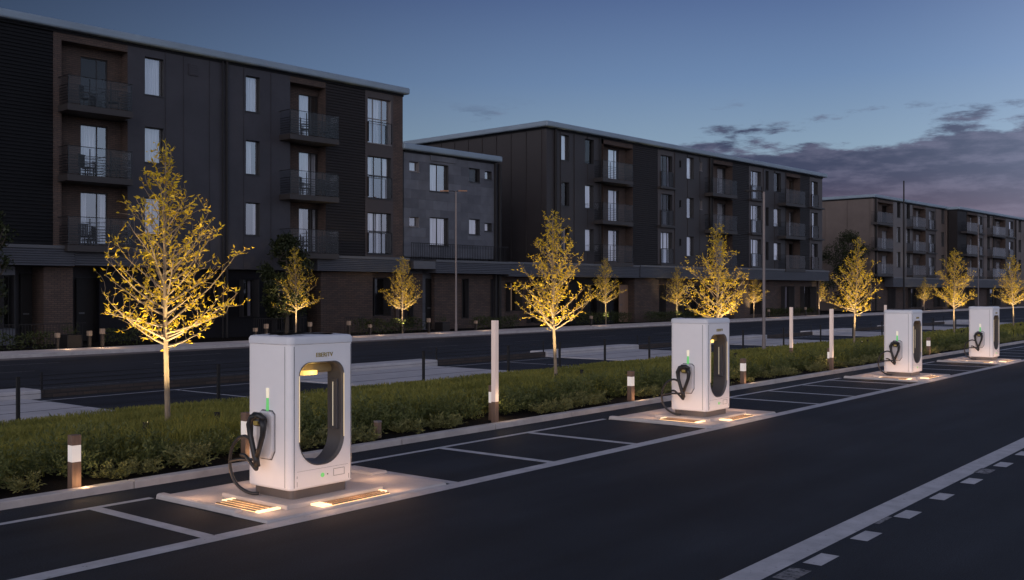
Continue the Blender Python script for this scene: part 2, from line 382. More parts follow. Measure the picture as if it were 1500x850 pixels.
for x in (-5.5, -3.1, -.7, 1.7, 4.1, 6.5, 10.42, 12.62, 15.02, 23.05, 25.3, 27.5, 29.5, 35.9, 38.1, 45.2, 47.5, 49.8, 52.1, 54.4, 56.7, 59):
    strip(pl, x - .08, x + .08, 9.347, 11.598)
struct('parking_lines', pl, 'paint')
cl = MB(); strip(cl, -40, 250, 4.04, 4.33)
struct('lane_line', cl, 'paint')
dl = MB()
for x in (7.0, 8.35, 9.67, 10.9, 12.26, 13.6, 14.97, 16.7, 18.04, 19.5, 21.0, 22.6): strip(dl, x - .23, x + .23, 3.80, 3.985)
struct('lane_dashes', dl, 'paint')
dw = MB()
for x, y in ((8.98, 3.80), (15.9, 3.86), (11.75, 3.98)): strip(dw, x - .2, x + .24, y, y + (.2 if y < 3.9 else .055))
struct('worn_dashes', dw, 'paint_worn')
# rear strip: lines and concrete aprons
rl = MB(); strip(rl, -40, 250, 24.05, 24.13)
PAD = [(-7.5, -1), (6.0, 12.0), (19.5, 26.2), (33.0, 39.6), (46.5, 53.1), (60, 66.6), (73.5, 80.1), (87, 93.6)]
for (a, b), (c, e) in zip(PAD, PAD[1:]):
    q = (c - b) / 2
    for x in (b + .12, b + q, c - .1): strip(rl, x - .05, x + .05, 20.11, 24.045)
struct('bay_lines', rl, 'paint')
pd = MB()
for a, b in PAD:
    n = 4; wd = (b - a) / n
    for i in range(n): pd.box(a + i * wd, a + (i + 1) * wd - .012, 20.12, 24.62, -.05, .03)
struct('concrete_apron', pd, 'pad')
pe = MB()
for a, b in PAD: pe.box(a, b + .4, 24.63, 25.5, -.05, .22)
struct('raised_apron_edge', pe, 'pad', bevel=.04)
sd = MB()
for Y, off in ((33.4, 0), (36.7, 2.6)):
    for i in range(-4, 40): strip(sd, i * 7 + off, i * 7 + off + 2.6, Y, Y + .09)
strip(sd, -40, 250, 27.2, 27.27)
struct('street_lines', sd, 'paint_worn')
for i, (a, b) in enumerate(ISL):
    m_ = MB(); m_.box(a, b, 9.35, 11.58, -.05, .035)
    m_.box(a, a + .13, 9.95, 11.57, -.05, .07); m_.box(b - .3, b + .02, 10.5, 11.2, -.05, .07)
    struct('island_pavement', m_, 'conc', bevel=.03)

# low wall with a dark mesh fence between the rear bays and the road
wl = empty('low_wall', (0, 24.8, 0), label='low brown brick wall carrying a dark slatted fence beside the street', cat='wall')
spans = [(b + .42, c) for (a, b), (c, e) in zip(PAD, PAD[1:])]
mb = MB(); ms = MB(); mp_ = MB()
for a, b in spans:
    mb.box(a, b, -.1, .1, 0, .2)
    for z in (.30, .42, .54): ms.box(a, b, -.008, .008, z, z + .014)
    n = int((b - a) / 2.4)
    for i in range(n + 1):
        x = a + .05 + (b - a - .1) * i / n; mp_.box(x - .025, x + .025, -.045, -.021, .2, .63)
mb.build('brick_base', M['wallb'], wl); ms.build('slat_panel', M['darkmetal'], wl); mp_.build('post', M['darkmetal'], wl)

# ------------------------------------------------------------------ foliage makers
def rotvec(v, ax, a): return Matrix.Rotation(a, 3, ax) @ v
def leaf_quads(P, D, Lg, Wd, nrm, bend=.25):
    """two-segment leaves: P base, D dir, arrays"""
    S = np.cross(D, nrm); S /= np.linalg.norm(S, axis=1)[:, None] + 1e-9
    U = np.cross(S, D)
    Lg = Lg[:, None]; Wd = Wd[:, None]
    mid = P + D * Lg * .5 + U * Lg * bend * .5
    tip = P + D * Lg - U * Lg * bend * .2
    V = np.stack([P, mid - S * Wd * .5, tip, mid + S * Wd * .5], 1).reshape(-1, 3)
    Fc = np.arange(len(V)).reshape(-1, 4)
    return V, Fc
def unit(a): return a / (np.linalg.norm(a, axis=-1, keepdims=True) + 1e-9)
def make_tree(seed, H=5.1, z0=1.5, rmax=1.78, leaves=True, nb=60):
    rg = random.Random(seed); ng = np.random.default_rng(seed)
    tr = MB(); pts = []; rad = []
    for i in range(15):
        t = i / 14; pts.append(Vector((.03 * math.sin(t * 5 + seed), .03 * math.cos(t * 4 + seed), H * t * .985)))
        rad.append(.047 * (1 - t) ** .8 + .005)
    tr.tube(pts, rad, 9)
    def spine(z):
        q = z / (H * .985) * 14; i = min(13, int(q)); return pts[i].lerp(pts[i + 1], q - i)
    LP, LD = [], []
    for b in range(nb):
        t = b / nb
        z = z0 + (H - .45 - z0) * (t ** 1.25) + rg.uniform(-.03, .05)
        zt = max(0, (z - z0) / (H - z0)); ln = rmax * (1 - zt) ** 1.0 * rg.uniform(.72, 1.06) + .10
        if rg.random() < .15: ln *= .5
        az = b * 2.39996 + rg.uniform(-.4, .4)
        el = R(rg.uniform(17, 41) + 15 * t)
        if t < .16: el = R(rg.uniform(2, 30)); ln *= rg.uniform(.78, .98)
        dirv = Vector((math.cos(az) * math.cos(el), math.sin(az) * math.cos(el), math.sin(el)))
        p = spine(z); path = [p.copy()]; n = 7
        for i in range(n):
            dirv = (dirv + Vector((rg.uniform(-.1, .1), rg.uniform(-.1, .1), rg.uniform(.0, .13)))).normalized()
            p = p + dirv * (ln / n); path.append(p.copy())
        r0 = .007 + .014 * (1 - t)
        tr.tube(path, [r0 * (1 - i / n) + .0028 for i in range(n + 1)], 4, cap=False)
        ns = int((2.4 + ln * 6.6) * (1 - .25 * zt))
        for j in range(ns):
            q = rg.uniform(.15, 1.0); i = min(n - 1, int(q * n)); bp = path[i].lerp(path[i + 1], q * n - i)
            bd = (path[i + 1] - path[i]).normalized()
            sd = (bd * .55 + Vector((rg.uniform(-1, 1), rg.uniform(-1, 1), rg.uniform(-.45, 1)))).normalized()
            sl = rg.uniform(.14, .40) * (.5 + .5 * ln)
            sp_ = [bp.copy()]; pp = bp.copy()
            for k in range(4):
                sd = (sd + Vector((rg.uniform(-.35, .35), rg.uniform(-.35, .35), rg.uniform(-.2, .3)))).normalized()
                pp = pp + sd * sl / 4; sp_.append(pp.copy())
            tr.tube(sp_, [.0045, .004, .0035, .003, .002], 3, cap=False)
            for k in range(1, 5):
                for _ in range(2 if k < 4 else 3):
                    if rg.random() < .50:
                        LP.append(tuple(sp_[k] + Vector((rg.uniform(-.01, .01),) * 3)))
                        LD.append(tuple((sd * .6 + Vector((rg.uniform(-1, 1), rg.uniform(-1, 1), rg.uniform(-.7, .8)))).normalized()))
        for k in range(3, n + 1):
            if rg.random() < .8:
                LP.append(tuple(path[k])); LD.append(tuple((Vector((rg.uniform(-1, 1), rg.uniform(-1, 1), rg.uniform(-.3, 1)))).normalized()))
    for k in range(24):
        z = rg.uniform(H * .72, H * .98); p = spine(z); a = rg.uniform(0, 6.28)
        LP.append(tuple(p)); LD.append((math.cos(a) * .7, math.sin(a) * .7, .7))
    LP = np.array(LP); LD = unit(np.array(LD)); k = len(LP)
    V, Fc = leaf_quads(LP, LD, ng.uniform(.065, .125, k), ng.uniform(.024, .040, k), unit(ng.normal(size=(k, 3))), .35)
    return tr.mesh('trunk', M['bark']), np_mesh('crown', V, Fc, M['leafy'], 4)

def make_shrub(seed, r=.34, h=.50, nst=26, m='shrub', lf=(.04, .085), per=16):
    rg = np.random.default_rng(seed); P = []; D = []
    for s in range(nst):
        a = rg.uniform(0, 6.283); lean = rg.uniform(.05, 1.05); ln = h * rg.uniform(.7, 1.12) * (1 - .25 * lean * .5)
        d0 = np.array([math.cos(a) * lean, math.sin(a) * lean, 1.0]); d0 /= np.linalg.norm(d0)
        b = np.array([math.cos(a), math.sin(a), 0]) * rg.uniform(0, r * .45)
        for k in range(per):
            q = rg.uniform(.18, 1.0); p = b + d0 * ln * q + np.array([0, 0, -.10 * lean * q * q]) + rg.normal(size=3) * .014
            P.append(p); D.append(d0 * .8 + rg.normal(size=3) * .55)
    P = np.array(P); D = unit(np.array(D)); k = len(P); P[:, 2] = np.maximum(P[:, 2], .02)
    V, Fc = leaf_quads(P, D, rg.uniform(*lf, k), rg.uniform(.013, .025, k), unit(rg.normal(size=(k, 3))), .25)
    return np_mesh('shrub', V, Fc, M[m], 4)

# ------------------------------------------------------------------ grass and ground cover in the long bed (uncountable)
def bed_height(x, y):
    t = np.clip((y - 13.5) / (19.9 - 13.5), 0, 1)
    hh = .40 * (1 - t) ** 1.3 + .13
    hh = hh * (1 + .22 * np.sin(x * 1.7 + 2 * np.sin(y * 1.3)) * np.cos(y * 1.9 + x * .6))
    edge = np.clip((y - 13.6) / .5, 0, 1); return hh * (.35 + .65 * edge)
def blades(name, x0, x1, dens, wid, seed):
    ng = np.random.default_rng(seed); n = int((x1 - x0) * 6.2 * dens)
    x = ng.uniform(x0, x1, n); y = 13.75 + 6.15 * ng.random(n) ** .97
    # irregular gaps and clumps
    c = np.sin(x * 2.3 + 3 * np.sin(y * .9)) + np.sin(y * 2.9 + 2.4 * np.sin(x * 1.1)); keep = ng.random(n) < np.where(y < 15.2, .48 + .42 * c, .74 + .2 * c)
    for px_, Y_ in ((244, 16.5), (814, 17.2), (1050, 17.4), (1252, 17.4), (1398, 17.6), (1484, 17.6)):   # blades left out round the uplights, which would overlight them
        tx_, ty_ = at(px_, Y_)
        for ox, oy in ((-.80, -.62), (.86, -.30)): keep &= np.hypot(x - tx_ - ox, y - ty_ - oy) > .42
    x, y = x[keep], y[keep]; n = len(x)
    hh = bed_height(x, y) * ng.uniform(.55, 1.12, n)
    nb = 3
    a = ng.uniform(0, 6.283, n); lean = ng.uniform(.08, .9, n)
    dirx = np.cos(a) * lean; diry = np.sin(a) * lean
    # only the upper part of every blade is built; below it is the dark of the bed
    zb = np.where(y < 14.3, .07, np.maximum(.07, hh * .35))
    base = np.stack([x, y, zb], 1)
    mid = np.stack([x + dirx * hh * .4, y + diry * hh * .4, .07 + hh * .70], 1)
    tip = np.stack([x + dirx * hh * 1.0, y + diry * hh * 1.0, .07 + hh * (1.03 - lean * .3)], 1)
    s = ng.uniform(0, 6.283, n); S = np.stack([np.cos(s), np.sin(s), np.zeros(n)], 1) * (wid * ng.uniform(.6, 1.3, n))[:, None]
    V = np.stack([base - S * .5, base + S * .5, mid + S * .6, mid - S * .6, tip], 1).reshape(-1, 3)
    i = np.arange(n) * 5
    me = bpy.data.meshes.new(name)
    Q = np.stack([i, i + 1, i + 2, i + 3], 1); T = np.stack([i + 3, i + 2, i + 4], 1)
    loops = np.concatenate([Q.ravel(), T.ravel()]).astype(np.int32)
    st = np.concatenate([np.arange(n) * 4, 4 * n + np.arange(n) * 3]).astype(np.int32)
    me.vertices.add(len(V)); me.vertices.foreach_set('co', V.astype(np.float32).ravel())
    me.loops.add(len(loops)); me.loops.foreach_set('vertex_index', loops)
    me.polygons.add(len(st)); me.polygons.foreach_set('loop_start', st)
    me.update(); me.validate(); me.materials.append(M['grass'])
    return me
parts_ = [blades('grass', 2.0, 16, 1150, .011, 1), blades('grass', 16, 30, 720, .015, 2), blades('grass', 30, 60, 260, .026, 3), blades('grass', 60, 130, 45, .06, 4)]
bm = bmesh.new()
for p in parts_: bm.from_mesh(p)
gm = bpy.data.meshes.new('grass'); bm.to_mesh(gm); bm.free(); gm.materials.append(M['grass'])
for p in parts_: bpy.data.meshes.remove(p)
go = bpy.data.objects.new('grass', gm); COL.objects.link(go)
tag(go, 'shaggy green grass filling the long bed behind the shrubs', 'grass', kind='stuff')

# shrubs along the front of the bed: individual plants
shr = [make_shrub(100 + i, r=.34, h=h_, nst=40, per=20) for i, h_ in enumerate((.30, .36, .42, .34, .48, .54))]
small, big = shr[:4], shr[4:]
paleshr = [make_shrub(200 + i, r=.34, h=h_, nst=34, per=18, m='shrub_pale', lf=(.05, .095)) for i, h_ in enumerate((.30, .36, .33))]
x = 3.4; k = 0
rg = random.Random(21)
BOL = [at(109, 12.68), at(361, 13.0), (12.45, 12.95), at(722, 12.98), (20.42, 12.80), (26.2, 12.78), at(1215.5, 12.98), at(1360, 12.85)]
while x < 60:
    for row in range(3):
        y = (13.02, 13.45, 13.9)[row] + rg.uniform(-.12, .12); xx = x + rg.uniform(-.18, .18) + row * .23
        if row == 0 and (rg.random() < .34 or min(math.hypot(xx - bx, y - by) for bx, by in BOL) < .33): continue
        if row and rg.random() < (.36 if row == 1 else .26): continue
        if row and min(math.hypot(xx - bx, y - by) for bx, by in BOL) < .24: continue
        o = bpy.data.objects.new('shrub', paleshr[k % 3] if row == 0 or (row == 1 and k % 5 == 0) else (small[2:] + big)[k % 4] if row == 1 else big[k % 2]); COL.objects.link(o); k += 1
        sc_ = rg.uniform(.75, 1.2) * (1.0 if row == 0 else 1.12); o.location = (xx, y, .06); o.scale = (sc_ * 1.15, sc_ * 1.15, sc_ * (.8 if row == 0 else .95)); o.rotation_euler = (0, 0, rg.uniform(0, 6.28))
        tag(o, 'low feathery green shrub in the planted row along the kerb', 'shrub', 'low shrubs along the bed edge')
    x += .58 if x < 24 else .8

# ------------------------------------------------------------------ trees
def spot(name, parent, loc, target, power, col=(1, .75, .38), size=R(75), blend=.7, rad=.06):
    l = bpy.data.lights.new(name, 'SPOT'); l.energy = power; l.color = col; l.spot_size = size; l.spot_blend = blend; l.shadow_soft_size = rad
    o = bpy.data.objects.new(name, l); COL.objects.link(o); o.parent = parent; o.location = loc
    d = Vector(target) - Vector(loc); o.rotation_euler = d.to_track_quat('-Z', 'Y').to_euler(); return o
def point(name, parent, loc, power, col=(1, .68, .38), rad=.05):
    l = bpy.data.lights.new(name, 'POINT'); l.energy = power; l.color = col; l.shadow_soft_size = rad
    o = bpy.data.objects.new(name, l); COL.objects.link(o); o.parent = parent; o.location = loc; return o
variants = [make_tree(s) for s in (3, 11, 29, 41)]
def tree(x, y, v, rz, sc_, label, group, power, zb=.07, tilt=0):
    t = empty('young_tree', (x, y, zb), rz, label=label, cat='tree', group=group); t.scale = (sc_, sc_, sc_); t.rotation_euler = (tilt, -tilt * .7, rz)
    for nm, me in zip(('trunk', 'crown'), variants[v]):
        o = bpy.data.objects.new(nm, me); COL.objects.link(o); o.parent = t
def uplight(x, y, power, label, group, zb=.07, tx=0, ty=0, z0=.16):
    u = empty('uplight', (x, y, zb), label=label, cat='ground lamp', group=group)
    b = MB(); b.tube([(0, 0, 0), (0, 0, z0)], .02, 8); b.tube([(0, 0, z0 - .02), (0, 0, z0 + .09)], .05, 14)
    b.tube([(0, 0, z0 + .0905), (0, 0, z0 + .14)], .052, 14, cap=False)
    b.build('housing', M['darkmetal'], u)
    l = MB(); l.tube([(0, 0, z0 + .092), (0, 0, z0 + .098)], .043, 14); l.build('lens', M['lens'], u)
    spot('lamp', u, (0, 0, z0 + .145), (tx, ty, 4.2), power, size=R(104), blend=.85)
near = [(244, 16.5, 0, .3, 1.04, 'largest golden lit young tree, on the grass beyond the two wooden bollards'),
        (814, 17.2, 1, 1.1, .97, 'golden lit young tree on the grass behind the tall pale column and its bollard'),
        (1050, 17.4, 2, 2.4, 1.0, 'golden lit young tree whose crown rises right behind the second largest charger'),
        (1252, 17.4, 0, 3.9, 1.0, 'golden lit young tree between the charger row and the dark end of the long block'),
        (1398, 17.6, 3, 5.0, 1.03, 'golden lit young tree standing between the two smallest chargers'),
        (1484, 17.6, 2, .9, 1.03, 'golden lit young tree behind the smallest charger at the end of the row')]
NEARP = [at(p[0], p[1]) for p in near]
for (px, Y, v, rz, s_, lab), (x, y) in zip(near, NEARP):
    tree(x, y, v, rz, s_, lab, 'lit young trees in the long bed', 0, tilt=rnd.uniform(-.025, .025))
    for k, (ox, oy) in enumerate(((-.80, -.62), (.86, -.30))):
        uplight(x + ox, y + oy, 720, 'small black uplight in the grass at the foot of a golden tree', 'uplights in the long bed', tx=-ox * .95, ty=-oy * .95)
far = [(433, 0, 2.2, .97, 'small golden lit tree in front of the dark green tree'), (590, 1, .4, .93, 'small golden lit tree before the end of the ribbed band'),
       (887, 2, 1.4, 1.03, 'small golden lit tree near the recessed porch of the long block'), (992, 0, 5.2, .93, 'small golden lit tree beyond the second charger and before a dark shopfront'),
       (1104, 1, 3.3, .93, 'small golden lit tree half hidden by the tall slim lamp pole'), (1200, 2, .2, .93, 'small golden lit tree at the far corner of the long block'),
       (1354, 0, 4.4, .9, 'tiny golden lit tree under the ribbed band of the pale block')]
for px, v, rz, s_, lab in far:
    x, y = at(px, 43.9); tree(x, y, v, rz, s_, lab, 'lit street trees across the road', 0, zb=.1)
    uplight(x - .5, y - .6, 680, 'small black uplight at the foot of a golden street tree', 'uplights across the road', zb=.1, tx=.45, ty=.5)

def dark_tree(name, x, y, H, r, seed, label, m='leafd', zlo=.25, n=5200, leaf=(.14, .26), nc=34):
    t = empty(name, (x, y, .1), label=label, cat='tree')
    ng = np.random.default_rng(seed); rg = random.Random(seed); tr = MB()
    tr.tube([(0, 0, 0), (.05, .02, H * .3), (0, .05, H * .6), (.03, 0, H * .85)], [.13, .1, .06, .02], 8)
    cs = []
    for i in range(nc):
        t_ = rg.random(); z = H * (zlo + (1 - zlo) * t_) * .95; rr = r * (math.sin(math.pi * min(1, .18 + .82 * t_)) ** .6) * rg.uniform(.3, 1)
        a = rg.uniform(0, 6.28); c = Vector((math.cos(a) * rr, math.sin(a) * rr, z)); cs.append((c, rg.uniform(.2, .42) * r))
        tr.tube([(0, 0, max(H * .2, z - rr * .8)), c * .6 + Vector((0, 0, z * .3)), c], [.04, .025, .01], 5)
    tr.build('trunk', M['darkbark'], t)
    idx = ng.integers(0, nc, n); C = np.array([tuple(cs[i][0]) for i in idx]); rad = np.array([cs[i][1] for i in idx])
    P = C + unit(ng.normal(size=(n, 3))) * (rad * ng.random(n) ** .45)[:, None] * np.array([1, 1, .8])
    V, Fc = leaf_quads(P, unit(ng.normal(size=(n, 3))), ng.uniform(*leaf, n), ng.uniform(.06, .12, n), unit(ng.normal(size=(n, 3))))
    o = bpy.data.objects.new('crown', np_mesh('crown', V, Fc, M[m], 4)); COL.objects.link(o); o.parent = t
x, y = at(420, 44.9); dark_tree('leafy_tree', x, y, 5.7, 1.5, 5, 'dark green leafy tree against the grey cladding beside a small golden tree')
x, y = at(1243, 49.0); dark_tree('leafy_tree', x, y, 11.2, 3.4, 9, 'tall dark leafy tree filling the gap before the taupe end wall', n=9000, leaf=(.2, .4), nc=46, zlo=.12)
x, y = at(-8, 45.6); dark_tree('leafy_tree', x, y, 6.2, 1.0, 15, 'thin dark tree in front of the black corrugated wall', n=1200)

# ------------------------------------------------------------------ chargers
def slot_outline(x0, x1, z0, z1, rt=.17, rb=.33, n=10):
    pts = []
    def arc(cx, cz, r, a0, a1):
        for i in range(n + 1):
            a = R(a0 + (a1 - a0) * i / n); pts.append((cx + r * math.cos(a), cz + r * math.sin(a)))
    arc(x1 - rt, z1 - rt, rt, 0, 90); arc(x0 + rt, z1 - rt, rt, 90, 180)
    arc(x0 + rb, z0 + rb, rb, 180, 270); arc(x1 - rb, z0 + rb, rb, 270, 360)
    return pts
def round_rect(x0, x1, y0, y1, r, n=6):
    pts = []
    for cx, cy, a0 in ((x1 - r, y1 - r, 0), (x0 + r, y1 - r, 90), (x0 + r, y0 + r, 180), (x1 - r, y0 + r, 270)):
        for i in range(n + 1):
            a = R(a0 + 90 * i / n); pts.append((cx + r * math.cos(a), cy + r * math.sin(a)))
    return pts
def loft(mb, rings, cap=True):
    n = len(rings[0]); o = len(mb.v)
    for r_ in rings: mb.v += r_
    for i in range(len(rings) - 1):
        for k in range(n):
            k2 = (k + 1) % n; mb.f.append((o + i * n + k, o + i * n + k2, o + (i + 1) * n + k2, o + (i + 1) * n + k))
    if cap:
        mb.f.append(tuple(o + k for k in reversed(range(n)))); e = o + (len(rings) - 1) * n; mb.f.append(tuple(e + k for k in range(n)))
    return mb
def vring(pts, z): return [(a, b, z) for a, b in pts]
W_, D_ = 1.02, .84
def smooth_angle(o, ang=35):
    o.data.polygons.foreach_set('use_smooth', [True] * len(o.data.polygons))
    m_ = o.modifiers.new('e', 'EDGE_SPLIT'); m_.split_angle = R(ang)
def text_mesh(s, size, name, m, parent, loc, rot, depth=.004):
    cu = bpy.data.curves.new(name, 'FONT'); cu.body = s; cu.size = size; cu.extrude = depth; cu.align_x = 'CENTER'
    o = bpy.data.objects.new(name, cu); COL.objects.link(o)
    dg = bpy.context.evaluated_depsgraph_get(); me = bpy.data.meshes.new_from_object(o.evaluated_get(dg))
    COL.objects.unlink(o); bpy.data.objects.remove(o)
    me.materials.clear(); me.materials.append(m)
    q = bpy.data.objects.new(name, me); COL.objects.link(q); q.parent = parent; q.location = loc; q.rotation_euler = rot; return q
def make_charger():
    c = empty('charging_station', (0, 0, 0), label='x', cat='charger', group='white charging stations along the parking bays')
    ZB, ZT = .20, 1.96
    # body with the portal cut through it
    mb = MB(); rr = round_rect(0, W_, 0, D_, .075)
    inn = round_rect(.012, W_ - .012, .012, D_ - .012, .068)
    loft(mb, [vring(inn, ZB), vring(rr, ZB + .02), vring(rr, ZT)])
    body = mb.build('body', M['white'], c)
    cut = MB(); so_ = slot_outline(.135, .845, .47, 1.735)
    loft(cut, [[(a, -.2, b) for a, b in so_], [(a, D_ + .2, b) for a, b in so_]])
    cu = cut.build('cut', M['grey_in'])
    back = MB().box(.137, W_ + .3, .30, D_ + .3, .40, 1.76); c2 = back.build('cut2', M['grey_in'])
    b2 = body.modifiers.new('b2', 'BOOLEAN'); b2.object = c2; b2.operation = 'DIFFERENCE'; b2.solver = 'EXACT'; b2.material_mode = 'TRANSFER'
    bo = body.modifiers.new('b', 'BOOLEAN'); bo.object = cu; bo.operation = 'DIFFERENCE'; bo.solver = 'EXACT'; bo.material_mode = 'TRANSFER'
    dg = bpy.context.evaluated_depsgraph_get(); me = bpy.data.meshes.new_from_object(body.evaluated_get(dg))
    body.modifiers.clear(); body.data = me; me.name = 'body'
    bpy.data.objects.remove(cu); bpy.data.objects.remove(c2)
    smooth_angle(body, 30)
    # lid
    mb = MB(); e = .012; rp = lambda q: round_rect(-q, W_ + q, -q, D_ + q, .08 + q)
    loft(mb, [vring(rp(-.004), ZT - .001), vring(rp(e), ZT + .006), vring(rp(e), ZT + .065), vring(rp(-.008), ZT + .095), vring(rp(-.05), ZT + .105), vring(rp(-.3), ZT + .112)])
    smooth_angle(mb.build('lid', M['whitecap'], c), 40)
    # seam lines of the corner panel
    mb = MB(); mb.box(.055, .061, -.0015, .004, ZB + .03, ZT - .02); mb.box(-.0015, .004, .10, .107, ZB + .03, ZT - .02)
    mb.box(W_ - .05, W_ - .046, -.0015, .004, ZB + .03, ZT - .02)
    mb.build('panel_seam', M['seam'], c)
    # portal lining, the two lit rims, the lamp in its head, the screen post at the back
    mb = MB(); si = slot_outline(.137, .843, .472, 1.733); s2 = slot_outline(.128, .852, .463, 1.742); s3 = slot_outline(.150, .830, .485, 1.720)
    o = len(mb.v); n = len(si); 
    loft(mb, [[(a, -.006, b) for a, b in s2], [(a, -.006, b) for a, b in si], [(a, .03, b) for a, b in s3]], cap=False)
    mb.build('portal_rim', M['grey_in'], c)
    for xx in (.131, .8455):
        MB().box(xx - .0035, xx + .0035, -.013, -.007, .78, 1.58).build('rim_light', M['ledrim'], c)
    mb = MB(); mb.box(.138, .84, .20, .298, 1.585, 1.75); mb.build('lamp_hood', M['hood'], c, bevel=.025)
    lm = MB().box(.30, .52, .12, .199, 1.572, 1.625).build('portal_lamp', M['portal_lamp'], c)
    point('lamp', c, (.44, .07, 1.60), .8, (1, .62, .16), .04)
    for lx, ly, lz, pw in ((-.42, .38, .16, 1.0), (.8, -.36, .16, 1.0), (-.45, -.12, .2, 1.6), (.2, -.42, .2, 1.4), (1.45, -.34, .2, 1.6), (-.50, 1.15, .30, 3.2), (1.85, .45, .34, 4.0), (1.7, 1.3, .30, 2.2), (.5, 1.45, .3, 2.0)): point('lamp', c, (lx, ly, lz), pw * 1.35, (1, .56, .31), .06)  # unseen points added to spread the grilles' warm light over the island
    mb = MB(); mb.box(.815, .842, .09, .24, .86, 1.50); mb.build('screen_panel', M['seam'], c, bevel=.006)
    MB().box(.808, .814, .158, .164, .90, 1.46).build('post_light', M['paleled'], c)
    # foot and platform
    mb = MB(); loft(mb, [vring(round_rect(.06, W_ - .06, .05, D_ - .05, .07), .085), vring(round_rect(.06, W_ - .06, .05, D_ - .05, .07), ZB + .01)])
    smooth_angle(mb.build('foot', M['foot'], c), 30)
    mb = MB(); mb.box(-.19, 1.38, -.17, 1.10, .0, .085); mb.build('platform', M['conc'], c, bevel=.012)
    # lit louvres beside the platform
    for kx in (0, 1):
        g = MB(); l = MB(); q = MB()
        if kx == 0:
            for i in range(4): g.box(-.50 + i * .078, -.472 + i * .078, 0.02, .78, .043, .056)
            l.box(-.52, -.20, -.07, -.01, .036, .058); q.box(-.505, -.22, .0, .795, .036, .042); l.box(-.36, -.20, .80, .86, .036, .056)
        else:
            for i in range(3): g.box(.32, 1.26, -.40 + i * .078, -.372 + i * .078, .043, .056)
            l.box(.16, .30, -.40, -.18, .036, .058); q.box(.302, 1.27, -.405, -.185, .036, .042); l.box(1.275, 1.32, -.30, -.18, .036, .056)
        gg = g.build('light_grille', M['grille'], c); l.build('light_strip', M['led'], gg); q.build('light_bed', M['ledbed'], gg)
    # holster plate, connector, looped cable, status light
    hy0, hy1 = .29, .60
    pts = []
    for (yy, zz) in ((hy0, 1.10), (hy0, .66), (hy0 + .06, .56), (hy1 - .02, .56), (hy1, .62), (hy1, 1.06), (hy1 - .07, 1.14), (hy0 + .05, 1.14)): pts.append((yy, zz))
    hp = loft(MB(), [[(-.001, a, b) for a, b in pts], [(-.038, a, b) for a, b in pts], [(-.048, a * .92 + .034, (b - .85) * .95 + .85) for a, b in pts]]).build('holster', M['holster'], c, bevel=.006)
    mb = MB(); q = [(-.002, a * 1.06 - .025, (b - .85) * 1.05 + .85) for a, b in pts]
    loft(mb, [q, [(-.006, b_, c_) for _, b_, c_ in q]]).build('holster_seam', M['seam'], c)
    mb = MB()
    # connector: grip loop
    mb.tube([(-.13, .40, 1.06), (-.15, .46, 1.09), (-.155, .53, 1.07), (-.16, .575, .98), (-.16, .56, .84), (-.155, .51, .68), (-.145, .47, .56), (-.14, .455, .47)], [.030, .044, .048, .044, .034, .034, .042, .040], 12)
    mb.tube([(-.14, .36, 1.05), (-.14, .335, .97), (-.14, .35, .86), (-.145, .40, .72), (-.145, .45, .60)], [.042, .040, .034, .032, .034], 12)
    mb.tube([(-.05, .45, 1.02), (-.17, .45, 1.03)], [.07, .06], 14)
    mb.tube([(-.14, .32, 1.06), (-.145, .40, 1.095), (-.15, .50, 1.095)], [.03, .045, .045], 12)
    cn = mb.build('connector', M['black'], c, smooth=True)
    mb = MB(); mb.box(-.183, -.12, .395, .475, .985, 1.035); mb.build('latch', M['gold'], cn)
    def cat(P, n=8):
        out = []; P = [Vector(p) for p in P]
        for i in range(len(P) - 1):
            p0, p1, p2, p3 = P[max(i - 1, 0)], P[i], P[i + 1], P[min(i + 2, len(P) - 1)]
            for k in range(n):
                t = k / n; out.append(.5 * ((2 * p1) + (p2 - p0) * t + (2 * p0 - 5 * p1 + 4 * p2 - p3) * t * t + (3 * p1 - p0 - 3 * p2 + p3) * t ** 3))
        out.append(P[-1]); return out
    mb = MB()
    mb.tube(cat([(-.14, .455, .50), (-.15, .46, .44), (-.18, .53, .52), (-.19, .63, .60), (-.20, .70, .60)]), .021, 10)
    mb.tube(cat([(-.16, .56, .80), (-.17, .66, .83), (-.18, .78, .79), (-.19, .88, .68), (-.19, .93, .50), (-.18, .90, .32), (-.15, .80, .19), (-.10, .66, .125), (-.02, .58, .115)]), .021, 10)
    mb.tube(cat([(-.16, .47, .56), (-.18, .60, .55), (-.19, .74, .54), (-.19, .92, .50)]), .019, 10)
    mb.build('cable', M['black'], c, smooth=True)
    mb = MB(); loft(mb, [[(-.001, .405, 1.145), (-.001, .455, 1.145), (-.001, .448, 1.30), (-.001, .412, 1.30)], [(-.008, .405, 1.145), (-.008, .455, 1.145), (-.008, .448, 1.30), (-.008, .412, 1.30)]]).build('status_light', M['green'], c)
    mb = MB(); loft(mb, [[(-.001, .410, 1.302), (-.001, .450, 1.302), (-.001, .456, 1.42), (-.001, .404, 1.42)], [(-.008, .410, 1.302), (-.008, .450, 1.302), (-.008, .456, 1.42), (-.008, .404, 1.42)]]).build('status_lamp', M['paleled'], c)
    # front: lettering, green dot, access hatch
    text_mesh('EBERITV', .075, 'lettering', M['gold'], c, (.53, -.003, 1.80), (R(90), 0, 0))
    mb = MB(); mb.tube([(.50, -.001, .335), (.50, -.006, .335)], .028, 16); mb.build('indicator', M['green'], c)
    mb = MB()
    for a, b, e, f in ((.68, .86, .385, .389), (.68, .86, .30, .304), (.68, .684, .30, .389), (.856, .86, .30, .389), (.10, .104, .24, .30), (.10, .104, .34, .37), (.10, .92, .4205, .4225), (W_ - .09, W_ - .086, .24, .30)): mb.box(a, b, -.0025, .002, e, f)
    mb.box(.575, .59, -.004, .002, .33, .345)
